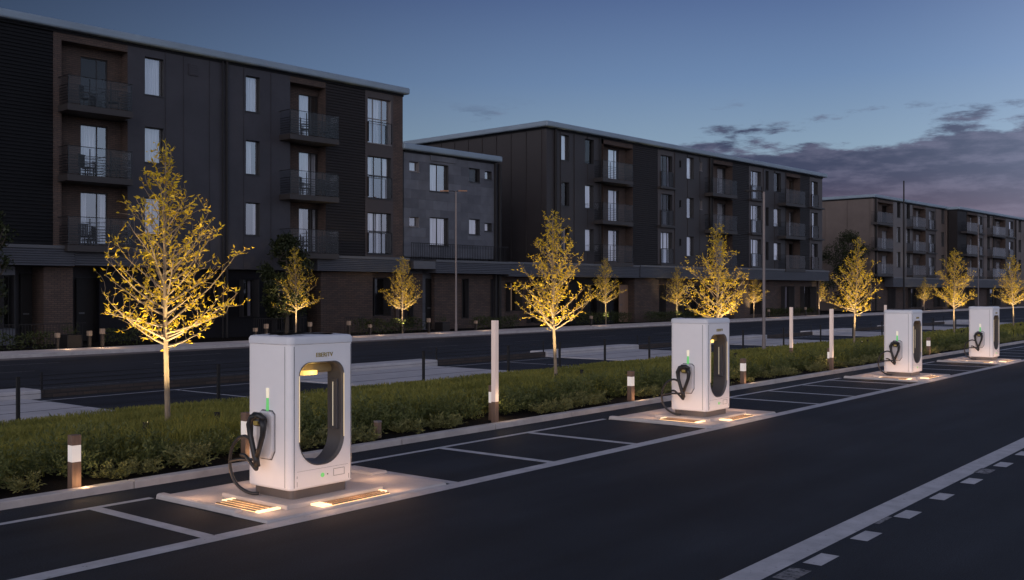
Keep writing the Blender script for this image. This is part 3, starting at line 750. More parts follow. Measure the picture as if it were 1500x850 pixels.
    mb.build('hatch_outline', M['seam'], c)
    return c
ch = make_charger()
labs = ['largest white charging station, black cable looping out beside a wooden bollard on its lit island',
        'white charging station standing in front of the golden tree crown, with a bollard close behind',
        'white charging station between the slim pale column and the smaller last station',
        'smallest white charging station at the far end of the row']
for i, x in enumerate(CHX):
    o = ch if i == 0 else copy_tree(ch)
    o.location = (x, 9.79, .036 if False else 0.0); o['label'] = labs[i]
# ------------------------------------------------------------------ bollards and light columns
def make_bollard(h=.69):
    b = empty('bollard', label='x', cat='bollard', group='wooden bollard lights along the kerb'); a = .062
    MB().box(-a, a, -a, a, 0, h * .50).build('post', M['wood'], b, bevel=.004)
    MB().box(-a + .003, a - .003, -a + .003, a - .003, h * .502, h * .81).build('diffuser', M['diffuser'], b)
    MB().box(-a, a, -a, a, h * .812, h).build('cap', M['wood'], b, bevel=.004)
    point('lamp', b, (.05, -.20, .08), 1.6, (1, .58, .28), .03)
    point('lamp', b, (.32, .12, .36), 4.5, (1, .72, .36), .03)
    return b
bl = make_bollard()
blab = {0: 'wooden bollard light standing alone in the bed before the first charger', 1: 'wooden bollard light half hidden behind the hanging cable of the largest charger',
        3: 'wooden bollard light touching the back of the tallest pale column, between the first two chargers', 4: 'wooden bollard light between the tall column and the second charger',
        5: 'wooden bollard light just past the second charger', 6: 'wooden bollard light touching the back of the pale column before the third charger', 7: 'small wooden bollard light right behind the third charger'}
for i, (x, y) in enumerate(BOL):
    if i == 2: continue
    o = bl if i == 0 else copy_tree(bl)
    o.location = (x, y, .07); o.rotation_euler = (0, 0, R(-3)); o['label'] = blab[i]
st = empty('marker_post', (BOL[2][0], BOL[2][1], .07), label='short brown stub post among the shrubs behind the largest charger', cat='post')
MB().box(-.045, .045, -.045, .045, 0, .27).build('post', M['wood'], st); MB().box(-.05, .05, -.05, .05, .271, .30).build('cap', M['polemetal'], st)
def column(px, Y, h, label):
    x, y = at(px, Y); c = empty('light_column', (x, y, .07), label=label, cat='light column', group='slim pale light columns'); a = .052
    MB().box(-a, a, -a, a, 0, .40).build('base', M['wood'], c, bevel=.004)
    MB().box(-a, a, -a, a, .401, h).build('shaft', M['column'], c, bevel=.006)
    point('lamp', c, (.05, -.20, .50), 1.3, (1, .66, .36), .04)
column(725, 12.72, 1.98, 'tall pale light column on a brown base between the first and second chargers')
column(1159, 16.2, 1.95, 'slim pale light column in the grass beyond the tall lamp pole')
column(1218, 12.75, 1.98, 'slim pale light column by the kerb before the third charger')
column(1297, 17.0, 1.9, 'slim pale light column half hidden behind the third charger')

# ------------------------------------------------------------------ wire fence at the back of the bed
wf = empty('wire_fence', (0, 20.0, 0), label='thin wire fence with dark posts behind the grass bed', cat='fence')
for x in (9.6, 14.2, 17.7, 21.0, 24.8, 27.5, 30.2, 33.2, 37.0, 41.0, 45.2, 49.6, 54, 58.5, 63, 68, 73):
    MB().box(x - .03, x + .03, -.03, .03, .05, .95).build('post', M['darkmetal'], wf)
wr = MB()
for z in (.25, .42, .59, .76, .91): wr.tube([(-10, 0, z), (80, 0, z)], .0035, 5)
wr.build('wire', M['wire'], wf)

# ------------------------------------------------------------------ lamp poles
def lamp_pole(px, Y, h, label, arms, r=.065, glow=True, m='polemetal', zb=.1):
    x, y = at(px, Y); p = empty('street_lamp', (x, y, zb), label=label, cat='street lamp')
    MB().tube([(0, 0, 0), (0, 0, .5), (0, 0, .52), (0, 0, h)], [r * 1.25, r * 1.25, r, r * .75], 12).build('pole', M[m], p)
    for (dx_, dy_, ln) in arms:
        b = MB(); b.tube([(0, 0, h - .05), (dx_ * ln * .4, dy_ * ln * .4, h + .03), (dx_ * ln, dy_ * ln, h + .04)], .025, 8); arm = b.build('arm', M['darkmetal'], p)
        a = Vector((dx_, dy_, 0)); s = Vector((-dy_, dx_, 0)) * .11
        e = a * ln; q = a * (ln + .55); hb = MB()
        top = [(e - s), (q - s * .7), (q + s * .7), (e + s)]
        loft(hb, [[tuple(v + Vector((0, 0, h + .01))) for v in top], [tuple(v + Vector((0, 0, h + .07))) for v in top]]).build('lamp_head', M['darkmetal'] if not glow else M['lampglow'], p)
U = (SN, -CS)
lamp_pole(1119, 18.9, 6.75, 'tall slim lamp pole rising from the grass between the second and third chargers', [(-U[0], -U[1], .25)], glow=False)
lamp_pole(668, 43.0, 8.8, 'grey street lamp with orange tinted heads in front of the stone house', [(U[0], U[1], .15), (-U[0], -U[1], .45)])
lamp_pole(1324, 41.4, 16.2, 'tall dark mast rising above the roof of the pale block', [], r=.11, m='darkmetal', glow=False)
lamp_pole(1433, 41.6, 13.6, 'thin street lamp with a long arm before the last block', [(U[0], U[1], 2.4)], glow=False, r=.07)
# ------------------------------------------------------------------ apartment buildings
ANG = R(-3.5)
rb = random.Random(5)
class Bld:
    def __init__(s, name, px, d, ztop, label, cat='building', depth=24):
        rx, ry = ray(px); s.o = Vector((rx * d, ry * d, 0)); s.root = empty(name, s.o, ANG, label=label, cat=cat)
        s.dx, s.dy = math.cos(ANG), math.sin(ANG); s.zt = ztop; s.depth = depth
        s.seam = MB(); s.pipe = MB()
    def uz(s, px, py=None, v=0):
        """facade coordinates of a picture point on the plane set back by v"""
        rx, ry = ray(px); ox, oy = s.o.x - s.dy * v, s.o.y + s.dx * v
        det = s.dx * (-ry) + rx * s.dy; t = (s.dx * (-oy) + s.dy * ox) / (s.dx * (-ry) + s.dy * rx)
        u = (t * rx - ox) * s.dx + (t * ry - oy) * s.dy
        return (u, CAMH - (py - CY) * t / F) if py is not None else u
    def z(s, px, py, v=0): return s.uz(px, py, v)[1]
    def wall(s, name, m, u0, u1, z0, z1, holes=(), v=0, rev=.26, ret=.3, extra=None):
        us = sorted({u0, u1, *[h[0] for h in holes], *[h[1] for h in holes]}); zs = sorted({z0, z1, *[h[2] for h in holes], *[h[3] for h in holes]})
        us = [q for q in us if u0 <= q <= u1]; zs = [q for q in zs if z0 <= q <= z1]
        b = MB()
        for a, c in zip(us, us[1:]):
            for e, f in zip(zs, zs[1:]):
                mu, mz = (a + c) / 2, (e + f) / 2
                if any(h[0] < mu < h[1] and h[2] < mz < h[3] for h in holes): continue
                b.quad((a, v, e), (c, v, e), (c, v, f), (a, v, f))
        for h in holes:
            a, c, e, f = h[:4]
            b.quad((a, v, e), (a, v + rev, e), (a, v + rev, f), (a, v, f)); b.quad((c, v, e), (c, v, f), (c, v + rev, f), (c, v + rev, e))
            b.quad((a, v, f), (a, v + rev, f), (c, v + rev, f), (c, v, f)); b.quad((a, v, e), (c, v, e), (c, v + rev, e), (a, v + rev, e))
        b.quad((u0, v, z0), (u0, v, z1), (u0, v + ret, z1), (u0, v + ret, z0)); b.quad((u1, v, z0), (u1, v + ret, z0), (u1, v + ret, z1), (u1, v, z1))
        b.quad((u0, v, z1), (u1, v, z1), (u1, v + ret, z1), (u0, v + ret, z1)); b.quad((u0, v, z0), (u0, v + ret, z0), (u1, v + ret, z0), (u1, v, z0))
        if extra: n_ = len(b.v); b.v += extra.v; b.f += [tuple(n_ + i for i in f) for f in extra.f]
        m_ = bpy.data.meshes.new(name); m_.from_pydata(b.v, [], b.f); m_.materials.append(M[m])
        o = bpy.data.objects.new(name, m_); COL.objects.link(o); o.parent = s.root
    def ribbed(s, name, m, u0, u1, z0, z1, v=0, pitch=.17, amp=.05, ret=.4):
        n = max(2, round((z1 - z0) / pitch)); b = MB(); p = (z1 - z0) / n
        prof = []
        for i in range(n): prof += [(v, z0 + i * p), (v, z0 + (i + .55) * p), (v + amp, z0 + (i + .68) * p), (v + amp, z0 + (i + .9) * p)]
        prof.append((v, z1))
        for (a, e), (c, f) in zip(prof, prof[1:]): b.quad((u0, a, e), (u1, a, e), (u1, c, f), (u0, c, f))
        for uu in (u0, u1): b.quad((uu, v, z0), (uu, v + ret, z0), (uu, v + ret, z1), (uu, v, z1))
        b.quad((u0, v, z0), (u1, v, z0), (u1, v + ret, z0), (u0, v + ret, z0)); b.quad((u0, v, z1), (u0, v + ret, z1), (u1, v + ret, z1), (u1, v, z1))
        m_ = bpy.data.meshes.new(name); m_.from_pydata(b.v, [], b.f); m_.materials.append(M[m])
        o = bpy.data.objects.new(name, m_); COL.objects.link(o); o.parent = s.root
    def window(s, h, v=.2, kind='curtain', gl='glass', mull=(), trans=(), rail=False, frame='frame', door=False, name='window'):
        if kind == 'room' or (kind == 'edge' and rb.random() < .5): gl = 'glassd'
        a, c, e, f = h; t = .055; b = MB(); y0, y1 = v, v + .06
        b.box(a, a + t, y0, y1, e, f); b.box(c - t, c, y0, y1, e, f); b.box(a + t, c - t, y0, y1, e, e + t); b.box(a + t, c - t, y0, y1, f - t, f)
        if not door: b.box(a, a + .014, .004, y0, e, f); b.box(c - .014, c, .004, y0, e, f)
        for q in mull: um = a + (c - a) * q; b.box(um - t * .5, um + t * .5, y0 + .002, y1 - .002, e + t, f - t)
        for q in trans: zm = e + (f - e) * q; b.box(a + t, c - t, y0 + .004, y1 - .004, zm - t * .5, zm + t * .5)
        if not door: b.box(a - .03, c + .03, -.05, v, e - .05, e - .003) if v < .3 else None
        w_ = b.build(name, M[frame], s.root)
        MB().quad((a + t, v + .03, e + t), (c - t, v + .03, e + t), (c - t, v + .03, f - t), (a + t, v + .03, f - t)).build('pane', M[gl], w_)
        km = {'curtain': 'curtain', 'blind': 'blind', 'room': 'room', 'lit': 'litroom', 'half': 'curtain', 'edge': 'curtain'}[kind]
        bb = MB(); bb.box(a, c, v + .5, v + .52, e, f)
        for q in ((a - .01, a), (c, c + .01)): bb.box(q[0], q[1], v + .18, v + .52, e, f)
        bb.build('room_back', M['room'], w_)
        if kind in ('curtain', 'half', 'edge', 'blind'):
            if kind == 'half': rng = [(a + t, a + (c - a) * .6)]
            elif kind == 'edge': rng = [(a + t, a + (c - a) * .28), (c - (c - a) * .22, c - t)]
            else: rng = [(a + t, c - t)]
            q = MB()
            for r0, r1 in rng:
                n = max(6, int((r1 - r0) / .055)); pr = [(r0 + (r1 - r0) * i / n, v + .17 + (.040 * math.sin(i * 1.9 + r0) if kind != 'blind' else 0)) for i in range(n + 1)]
                for (x0, w0), (x1, w1) in zip(pr, pr[1:]): q.quad((x0, w0, e + .02), (x1, w1, e + .02), (x1, w1, f - .03), (x0, w0, f - .03))
            q.build('curtain' if kind != 'blind' else 'blind', M[km], w_, smooth=True)
        elif kind == 'lit':
            MB().quad((a + t, v + .4, e + t), (c - t, v + .4, e + t), (c - t, v + .4, f - t), (a + t, v + .4, f - t)).build('lit_interior', M['litroom'], w_)
    def kind(s): return rb.choice(['curtain', 'curtain', 'half', 'edge', 'blind', 'curtain', 'room'])
    def zone(s, m, x0, x1, z0, z1, wins=(), rows=(), seams=0, name='wall', extra=None, **k):
        """wins: (px0, px1[, kwargs]); rows: (z0, z1)"""
        u0, u1 = s.uz(x0), s.uz(x1); holes = []
        for wn in wins:
            kw = wn[2] if len(wn) > 2 else {}
            for i, (e, f) in enumerate(kw.get('rows', rows)):
                h = (s.uz(wn[0]), s.uz(wn[1]), e, f); holes.append((h, {q: r_ for q, r_ in kw.items() if q not in ('rows', 'kinds')}, kw['kinds'][i] if 'kinds' in kw else s.kind()))
        s.seam = MB()
        low = z1 < 4.4
        for h, kw, kd in holes: s.window(h, kind=kd, **({**kw, 'gl': 'glassd', 'v': k.get('v', 0) + .2} if low else kw))
        if seams:
            n = max(1, round((u1 - u0) / seams))
            for i in range(n + 1):
                u = u0 + .03 + (u1 - u0 - .06) * i / n
                cuts = sorted([(h[2], h[3]) for h, _, _ in holes if h[0] - .05 < u < h[1] + .05]); z = z0 + .01
                for e, f in cuts: s.seam.box(u - .018, u + .018, -.035, -.001, z, e - .06); z = f + .02
                s.seam.box(u - .03, u + .03, -.05, -.001, z, z1 - .01)
        s.wall(name, m, u0, u1, z0, z1, [h for h, _, _ in holes], extra=extra or s.seam, **k); s.seam = MB()
    def recess(s, x0, x1, z0, z1, floors, door, dz, deep=.75, m='brick', kinds=None):
        u0, u1 = s.uz(x0), s.uz(x1); b = MB(); top = z1 - .35
        b.quad((u0 + .001, .003, z0), (u0 + .001, deep, z0), (u0 + .001, deep, top), (u0 + .001, .003, top)); b.quad((u1 - .001, .003, z0), (u1 - .001, .003, top), (u1 - .001, deep, top), (u1 - .001, deep, z0))
        b.quad((u0, 0, top), (u1, 0, top), (u1, deep, top), (u0, deep, top)); b.quad((u0, 0, top), (u0, 0, z1), (u1, 0, z1), (u1, 0, top))
        m_ = bpy.data.meshes.new('recess_lining'); m_.from_pydata(b.v, [], b.f); m_.materials.append(M[m]); o = bpy.data.objects.new('recess_lining', m_); COL.objects.link(o); o.parent = s.root
        a, c = s.uz(door[0], v=deep), s.uz(door[1], v=deep); hs = [(a, c, f_ + .12, f_ + dz) for f_ in floors]
        s.wall('recess_wall', m, u0, u1, z0, top, hs, v=deep, rev=.12, ret=.15)
        for i, h in enumerate(hs): s.window(h, v=deep + .09, kind=kinds[i] if kinds else s.kind(), mull=(.62,), door=True, name='balcony_door')
    def balcony(s, x0, x1, zf, v0=-1.05, v1=1.2, xr=None, hgt=1.35, th=.30):
        """x0,x1: picture columns of its front edge on the plane v0"""
        u0, u1 = s.uz(x0, v=v0), s.uz(x1, v=v0)
        b = MB(); b.box(u0, u1, v0, -.005, zf - th, zf); 
        if xr: b.box(s.uz(xr[0]) + .01, s.uz(xr[1]) - .01, -.005, v1, zf - th + .02, zf - .01)
        o = b.build('balcony', M['slab'], s.root)
        g = MB(); r = MB()
        za, zb_ = zf + .04, zf + hgt; g.quad((u0 + .03, v0 + .025, za), (u1 - .03, v0 + .025, za), (u1 - .03, v0 + .025, zb_), (u0 + .03, v0 + .025, zb_))
        for uu in (u0 + .026, u1 - .026): g.quad((uu, v0 + .04, za), (uu, -.05, za), (uu, -.05, zb_), (uu, v0 + .04, zb_))
        g.build('glass_panel', M['balglass'], o)
        n = max(2, int((u1 - u0) / .9))
        for i in range(n + 1):
            u = u0 + .06 + (u1 - u0 - .12) * i / n; r.box(u - .02, u + .02, v0 + .05, v0 + .09, zf, zf + hgt * .96)
        k = 7
        for i in range(k):
            z_ = zf + .10 + (hgt * .62) * i / (k - 1); r.box(u0 + .06, u1 - .06, v0 + .062, v0 + .078, z_ - .014, z_ + .014)
            for uu in (u0 + .06, u1 - .06): r.box(uu - .008, uu + .008, v0 + .08, -.02, z_ - .014, z_ + .014)
        r.box(u0 + .02, u1 - .02, v0 + .01, v0 + .045, zf + hgt, zf + hgt + .03)
        for uu in (u0 + .026, u1 - .026): r.box(uu - .017, uu + .017, v0 + .046, -.01, zf + hgt, zf + hgt + .03)
        r.build('railing', M['darkmetal'], o)
        return u0, u1
    def juliet(s, x0, x1, zf, hgt=1.25):
        u0, u1 = s.uz(x0), s.uz(x1); b = MB(); b.quad((u0, -.08, zf), (u1, -.08, zf), (u1, -.08, zf + hgt), (u0, -.08, zf + hgt)); o = b.build('juliet_panel', M['balglass'], s.root)
        r = MB(); r.box(u0, u1, -.11, -.06, zf + hgt + .001, zf + hgt + .04); r.box(u0 - .03, u0 - .001, -.10, -.001, zf, zf + hgt); r.box(u1 + .001, u1 + .03, -.10, -.001, zf, zf + hgt); r.build('railing', M['darkmetal'], o)
    def roof(s, u0, u1, over=.32, th=.42, v1=None):
        b = MB(); b.box(u0 - over, u1 + over, -over - .05, (v1 or s.depth) + over, s.zt - th, s.zt); b.build('roof', M['roofm'], s.root, bevel=.11, segs=4)
        b = MB(); b.box(u0 - .04, u1 + .04, -.05, (v1 or s.depth) + .04, s.zt - th - .14, s.zt - th - .002); b.build('eaves_trim', M['corr'], s.root)
    def core(s, u0, u1, m='clad', v0=1.55, z0=.05):
        MB().box(u0 + .3, u1 - .3, v0, s.depth, z0, s.zt - .45).build('core_wall', M[m], s.root)
    def end_wall(s, u, m, sgn, seams=1.5, z0=.05):
        a, b_ = (u, u + .3) if sgn < 0 else (u - .3, u)
        eb = MB().box(a, b_, .31, s.depth, z0, s.zt - .44)
        n = int(s.depth / seams); q = u - .03 if sgn < 0 else u + .001
        for i in range(n + 1): v = .05 + i * seams; q = u - .06 if sgn < 0 else u + .001; eb.box(q, q + .059, v - .03 + .4, v + .03 + .4, 3.9, s.zt - .6)
        eb.build('end_wall', M[m], s.root)
    def band(s, x0, x1, z0, z1, v=-.7, ret=1.2):
        u0, u1 = s.uz(x0), s.uz(x1); s.ribbed('ribbed_band', 'band', u0, u1, z0, z1 - .16, v=v, ret=ret, pitch=.115, amp=.06)
        MB().box(u0 - .02, u1 + .02, v - .04, v + ret, z1 - .155, z1).build('band_cap', M['bandedge'], s.root)
    def done(s, m='clad'):
        if s.seam.v: s.seam.build('standing_seam', M[m], s.root)
        if s.pipe.v: s.pipe.build('downpipe', M['darkmetal'], s.root)
    def dpipe(s, x, z0, z1, v=-.1, r=.07):
        u = s.uz(x); MB().tube([(u, v, z0), (u, v, z1)], r, 8).build('downpipe', M['darkmetal'], s.root)
    def world(s, u, v, z): 
        return s.o + Vector((s.dx * u - s.dy * v, s.dy * u + s.dx * v, z))

# --- first block
B = Bld('apartment_building', 590, 66, 15.7, 'largest dark grey apartment block, with a black corrugated end and tall corner windows')
ZT = B.zt - .56; ZU = 3.86; r1 = lambda px, *ys: [(B.z(px, b), B.z(px, a)) for a, b in ys]
B.zone('corr', -330, 78, ZU, ZT) if False else B.ribbed('corrugated_wall', 'corr', B.uz(-330), B.uz(78) - .002, ZU, ZT, v=.02, ret=1.4)
B.zone('brick', 78, 90, ZU, ZT, name='brick_pier')
FL = [B.z(150, 158, -1.05), B.z(150, 259, -1.05), 4.85]
B.recess(90, 187, ZU, ZT, FL, (118, 158), 2.75, kinds=['room', 'half', 'edge'])
for f_ in FL: B.balcony(99, 195, f_, xr=(90, 187))
wr_ = r1(226, (85, 140), (187, 239), (290, 344)); wr2 = r1(370, (112, 164), (206, 256), (297, 345))
EX = MB()
for px in (240.5, 269, 307, 359, 397):
    u = B.uz(px)
    if px == 240.5: EX.box(u + .06, u + .096, -.035, -.001, ZU, ZT)
    elif px == 359: EX.box(u - .10, u - .064, -.035, -.001, ZU, ZT)
    else: EX.box(u - .018, u + .018, -.035, -.001, ZU, ZT)
B.zone('clad', 187, 425, ZU, ZT, wins=[(212, 240, dict(rows=wr_, kinds=['curtain', 'curtain', 'curtain'])), (360, 381, dict(rows=wr2, kinds=['curtain', 'half', 'edge']))], extra=EX)
B.dpipe(331, .1, ZT + .1); B.dpipe(325, .1, ZT + .1, r=.04)
u_, z_ = B.uz(283, 103); vb = MB(); vb.box(u_ - .3, u_ + .3, -.06, -.002, z_ - .3, z_ + .3); [vb.box(u_ - .24, u_ + .24, -.09, -.061, z_ - .24 + i * .12, z_ - .18 + i * .12) for i in range(5)]; vb.build('wall_vent', M['clad'], B.root)
FR = [B.z(460, 200, -1.05), B.z(460, 286.5, -1.05), 4.85]
B.recess(425, 477, ZU, ZT, FR, (438, 468), 2.75, kinds=['half', 'curtain', 'edge'])
for f_ in FR: B.balcony(425, 497, f_, xr=(425, 477))
B.ribbed('corrugated_panel', 'corr2', B.uz(477), B.uz(535), ZU, ZT, v=.0, ret=1.3)
br = r1(556, (145, 211), (230, 291), (312, 372))
B.zone('trim', 535, 576, ZU, ZT, wins=[(538.5, 573, dict(rows=br[:1], kinds=['half'], mull=(.3, .68), trans=(.55,), frame='frame_pale')),
    (538.5, 573, dict(rows=br[1:], kinds=['edge', 'half'], mull=(.34, .68), trans=(.55,), frame='frame'))], name='bay_frame')
for e, f in br: B.juliet(539, 572.5, e + .06)
B.zone('brick', 576, 590, ZU, ZT, name='brick_pier')
uL, uR = B.uz(-330), 0.0
B.roof(uL, uR); B.core(uL, uR); B.end_wall(uR, 'brick', 1, seams=60)
B.band(-330, 100, 3.86, 4.82); B.band(101.5, 204, 3.9, 4.78, v=-.55); B.band(456, 590, 3.86, 4.78, v=-.6)
# ground floor
G0, G1 = .1, 3.82; V = .45
def gz(b, px, *ys): return [(max(.14, b.z(px, y1, V)), b.z(px, y0, V)) for y0, y1 in ys]
B.zone('stone', -330, 28, G0, G1, wins=[(-120, -60, dict(rows=[(.9, 3.2)], kinds=['edge'])), (5, 22, dict(rows=[(.9, 3.4)], kinds=['half'], frame='frame'))], v=V, name='base_wall')
def door(b, px0, px1, z1, v, m='darkmetal', handle=True):
    u0, u1 = b.uz(px0, v=v), b.uz(px1, v=v); o = MB().box(u0, u1, v, v + .06, .14, z1).build('door', M[m], b.root)
    MB().box(u0 + .12, u0 + .4, v - .03, v - .001, 1.5, 1.58).build('letter_plate', M['bandedge'], o)
    MB().box(u1 - .16, u1 - .12, v - .05, v - .001, 1.0, 1.4).build('handle', M['bandedge'], o)
door(B, 30, 62, 3.5, 1.3)
B.zone('brick', 64, 107, G0, G1, v=.0, ret=1.3, name='brick_pier')
door(B, 112, 150, 3.3, 1.2)
B.zone('navy', 152, 456, G0, G1, wins=[(357, 380, dict(rows=[(1.2, 3.3)], kinds=['edge'])), (300, 330, dict(rows=[(1.2, 3.3)], kinds=['room'])), (405, 440, dict(rows=[(.3, 3.3)], kinds=['room'], mull=(.5,)))], v=V, name='base_wall')
B.zone('brick2', 470, 546, G0, G1, v=.0, ret=1.3, name='brick_pier')
door(B, 457, 468, 3.4, 1.0, 'wood')
B.zone('brick2', 546, 590, G0, G1, wins=[(549, 573, dict(rows=[(1.1, 3.5)], kinds=['room'], mull=(.35,)))], v=V, name='base_wall')
B.done(); B1 = B; FLOORS = [(B, FL, 100, 193), (B, FR, 428, 495)]

# --- stone house
B = Bld('stone_house', 591.5, 66.3, 12.2, 'lower grey stone fronted house squeezed between two tall dark blocks', depth=14)
ZT = B.zt - .5; ZU = 4.9; q = lambda px, *ys: [(B.z(px, b), B.z(px, a)) for a, b in ys]
B.zone('stone', 591.5, 724, ZU, ZT, wins=[(599.5, 614, dict(rows=q(606, (237, 251), (318, 332)), kinds=['curtain', 'blind'], frame='frame_pale')),
    (629.5, 657, dict(rows=q(643, (241, 281), (319, 360)), kinds=['half', 'curtain'], mull=(.48,), frame='frame')),
    (687, 703, dict(rows=q(695, (247, 267), (321, 344)), kinds=['room', 'curtain'])), (710, 720.5, dict(rows=q(715, (251, 263), (327, 339)), kinds=['blind', 'curtain']))], name='stone_wall')
B.dpipe(724.5, .1, ZT, r=.1); B.dpipe(730.5, .1, ZT, r=.12)
lb = MB(); u_ = B.uz(630), B.uz(668); z_ = B.z(643, 237); lb.box(u_[0], u_[1], -.07, -.002, z_, z_ + .35); lb.build('lintel', M['stone'], B.root)
uR = B.uz(731)
B.roof(0.05, uR - .3); B.core(0, uR, 'stone', v0=.6)
MB().box(B.uz(724.2), uR, .05, 2, .1, ZT).build('end_wall', M['clad'], B.root)
B.band(625, 735, 3.86, 4.72, v=-.9); MB().box(.05, B.uz(625) - .03, -.9, .4, 4.1, 4.6).build('canopy', M['bandedge'], B.root)
rl_ = MB(); u0, u1 = .1, B.uz(735)
for i in range(int((u1 - u0) / .16)): rl_.box(u0 + i * .16, u0 + i * .16 + .022, -.62, -.60, 4.73, 5.75)
rl_.box(u0, u1, -.63, -.59, 5.751, 5.79); rl_.build('terrace_railing', M['darkmetal'], B.root)
B.zone('brick2', 591.5, 622, G0, G1, v=.2, name='base_wall', wins=[(596, 606, dict(rows=[(.3, 3.2)], kinds=['room']))])
door(B, 624, 637, 3.5, .55)
B.zone('brick2', 638, 740, G0, G1, v=.1, name='base_wall', wins=[(678, 687, dict(rows=[(.8, 3.5)], kinds=['room'])), (720, 730, dict(rows=[(.3, 3.5)], kinds=['room']))])
B.done('stone')

# --- second block
def block(b, spec, rows, floors, zu, dz, seam_m):
    zt = b.zt - .56
    for sp_ in spec:
        t, x0, x1 = sp_[:3]; ex = sp_[3] if len(sp_) > 3 else None
        if t == 'recess':
            b.recess(x0, x1, zu, zt, floors, ex, dz, kinds=sp_[5] if len(sp_) > 5 else None)
            w_ = x1 - x0
            for f_ in floors: b.balcony(x0 - w_ * .02, x1 + w_ * sp_[4], f_, xr=(x0, x1), v0=-.9)
        elif t in ('corr', 'corr2'): b.ribbed('corrugated_panel', t, b.uz(x0), b.uz(x1), zu, zt, v=.0, ret=1.3)
        elif t == 'trim':
            b.zone('trim', x0, x1, zu, zt, wins=[(*ex, dict(mull=(.36, .7)))], rows=[(f_ + .12, f_ + dz + .1) for f_ in floors], name='bay_frame')
            for f_ in floors: b.juliet(ex[0], ex[1], f_ + .1)
            for f_ in floors: MB().box(b.uz(x0) + .1, b.uz(x1) - .1, -.3, -.002, f_ - .12, f_ + .05).build('bay_ledge', M['slab'], b.root)
        else: b.zone(t, x0, x1, zu, zt, wins=ex or (), rows=rows, seams=sp_[4] if len(sp_) > 4 else 1.5)
B = Bld('apartment_building', 800, 77, 15.4, 'long dark apartment block with a ribbed end wall and many balconies, beyond the stone house', depth=30)
rows = [(B.z(828, 235), B.z(828, 198)), (B.z(828, 302), B.z(828, 267)), (B.z(828, 367), B.z(828, 333))]
floors = [B.z(906, 263, -.9), B.z(906, 324, -.9), B.z(906, 384.5, -.9)]
ZU = 4.1
block(B, [('clad2', 800, 880, [(822, 834), (857, 870)], 1.9), ('recess', 884, 927, (891, 907), .02), ('corr2', 927, 963.5), ('trim', 963.5, 988, (968, 985)),
          ('clad2', 988, 1043, [(1006, 1016.5), (995, 998, dict(rows=[(a + .9, a + 1.5) for a, b in rows], kinds=['room'] * 3)), (1025, 1028.5, dict(rows=[(a + .9, a + 1.7) for a, b in rows[:2]], kinds=['curtain'] * 2, frame='frame_pale'))], 2.2),
          ('recess', 1045, 1073, (1051, 1066), .26), ('corr2', 1073, 1097), ('trim', 1097, 1118, (1100, 1115)),
          ('clad2', 1118, 1151, [(1133.5, 1144), (1121.5, 1126, dict(kinds=['room'] * 3))], 2.2), ('recess', 1152, 1172, (1156, 1165), .4, ['lit', 'half', 'edge']), ('corr2', 1172, 1186), ('trim', 1186, 1204.5, (1188.5, 1198))],
      rows, floors, ZU, 2.7, 'clad2')
uR = B.uz(1204.5)
B.roof(0, uR, over=.4); B.core(0, uR, 'clad2'); B.end_wall(0, 'clad2', -1, seams=1.55); B.end_wall(uR, 'brick', 1, seams=70)
B.dpipe(813, .1, B.zt - .5, r=.11); B.dpipe(878, .1, B.zt - .5, r=.05); B.dpipe(1039.5, .1, B.zt - .5, r=.13); B.dpipe(1042.5, .1, B.zt - .5, r=.06)
B.band(733, 798, B.z(800, 406), B.z(800, 386), v=-.8); B.band(799.5, 925, B.z(860, 406), B.z(860, 387), v=-.8); B.band(926.5, 1046, B.z(1000, 408), B.z(1000, 391), v=-.8); B.band(1048, 1204, B.z(1120, 410), B.z(1120, 394), v=-.8)
G1 = B.z(860, 406)
B.zone('brick2', 742, 800, G0, G1, v=V, name='base_wall', wins=[(748, 766, dict(rows=[(1.2, 3.3)], kinds=['lit'], mull=(.5,))), (778, 792, dict(rows=[(.3, 3.3)], kinds=['room']))])
B.zone('navy', 800, 905, G0, G1, v=V, name='base_wall', wins=[(815, 838, dict(rows=[(.5, 3.2)], kinds=['room'], mull=(.5,))), (862, 885, dict(rows=[(.5, 3.2)], kinds=['room'], mull=(.5,)))])
door(B, 907, 926, 3.2, V + .1, 'wood')
B.zone('brick2', 928, 964, G0, G1, v=-.1, ret=1.2, name='brick_pier')
B.zone('brick2', 965, 1075, G0, G1, v=V, name='base_wall', wins=[(967, 976, dict(rows=[(.4, 3.2)], kinds=['room'])), (1000, 1030, dict(rows=[(.4, 3.2)], kinds=['room'], mull=(.33, .66))), (1042, 1060, dict(rows=[(.4, 3.2)], kinds=['room'], mull=(.5,)))])
B.zone('brick2', 1075, 1097, G0, G1, v=-.1, ret=1.2, name='brick_pier')
B.zone('brick2', 1098, 1204, G0, G1, v=V, name='base_wall', wins=[(1100, 1116, dict(rows=[(.4, 3.2)], kinds=['room'], mull=(.5,))), (1150, 1164, dict(rows=[(.4, 3.2)], kinds=['edge'])), (1178, 1196, dict(rows=[(.4, 3.2)], kinds=['room']))])
B.done('clad2')

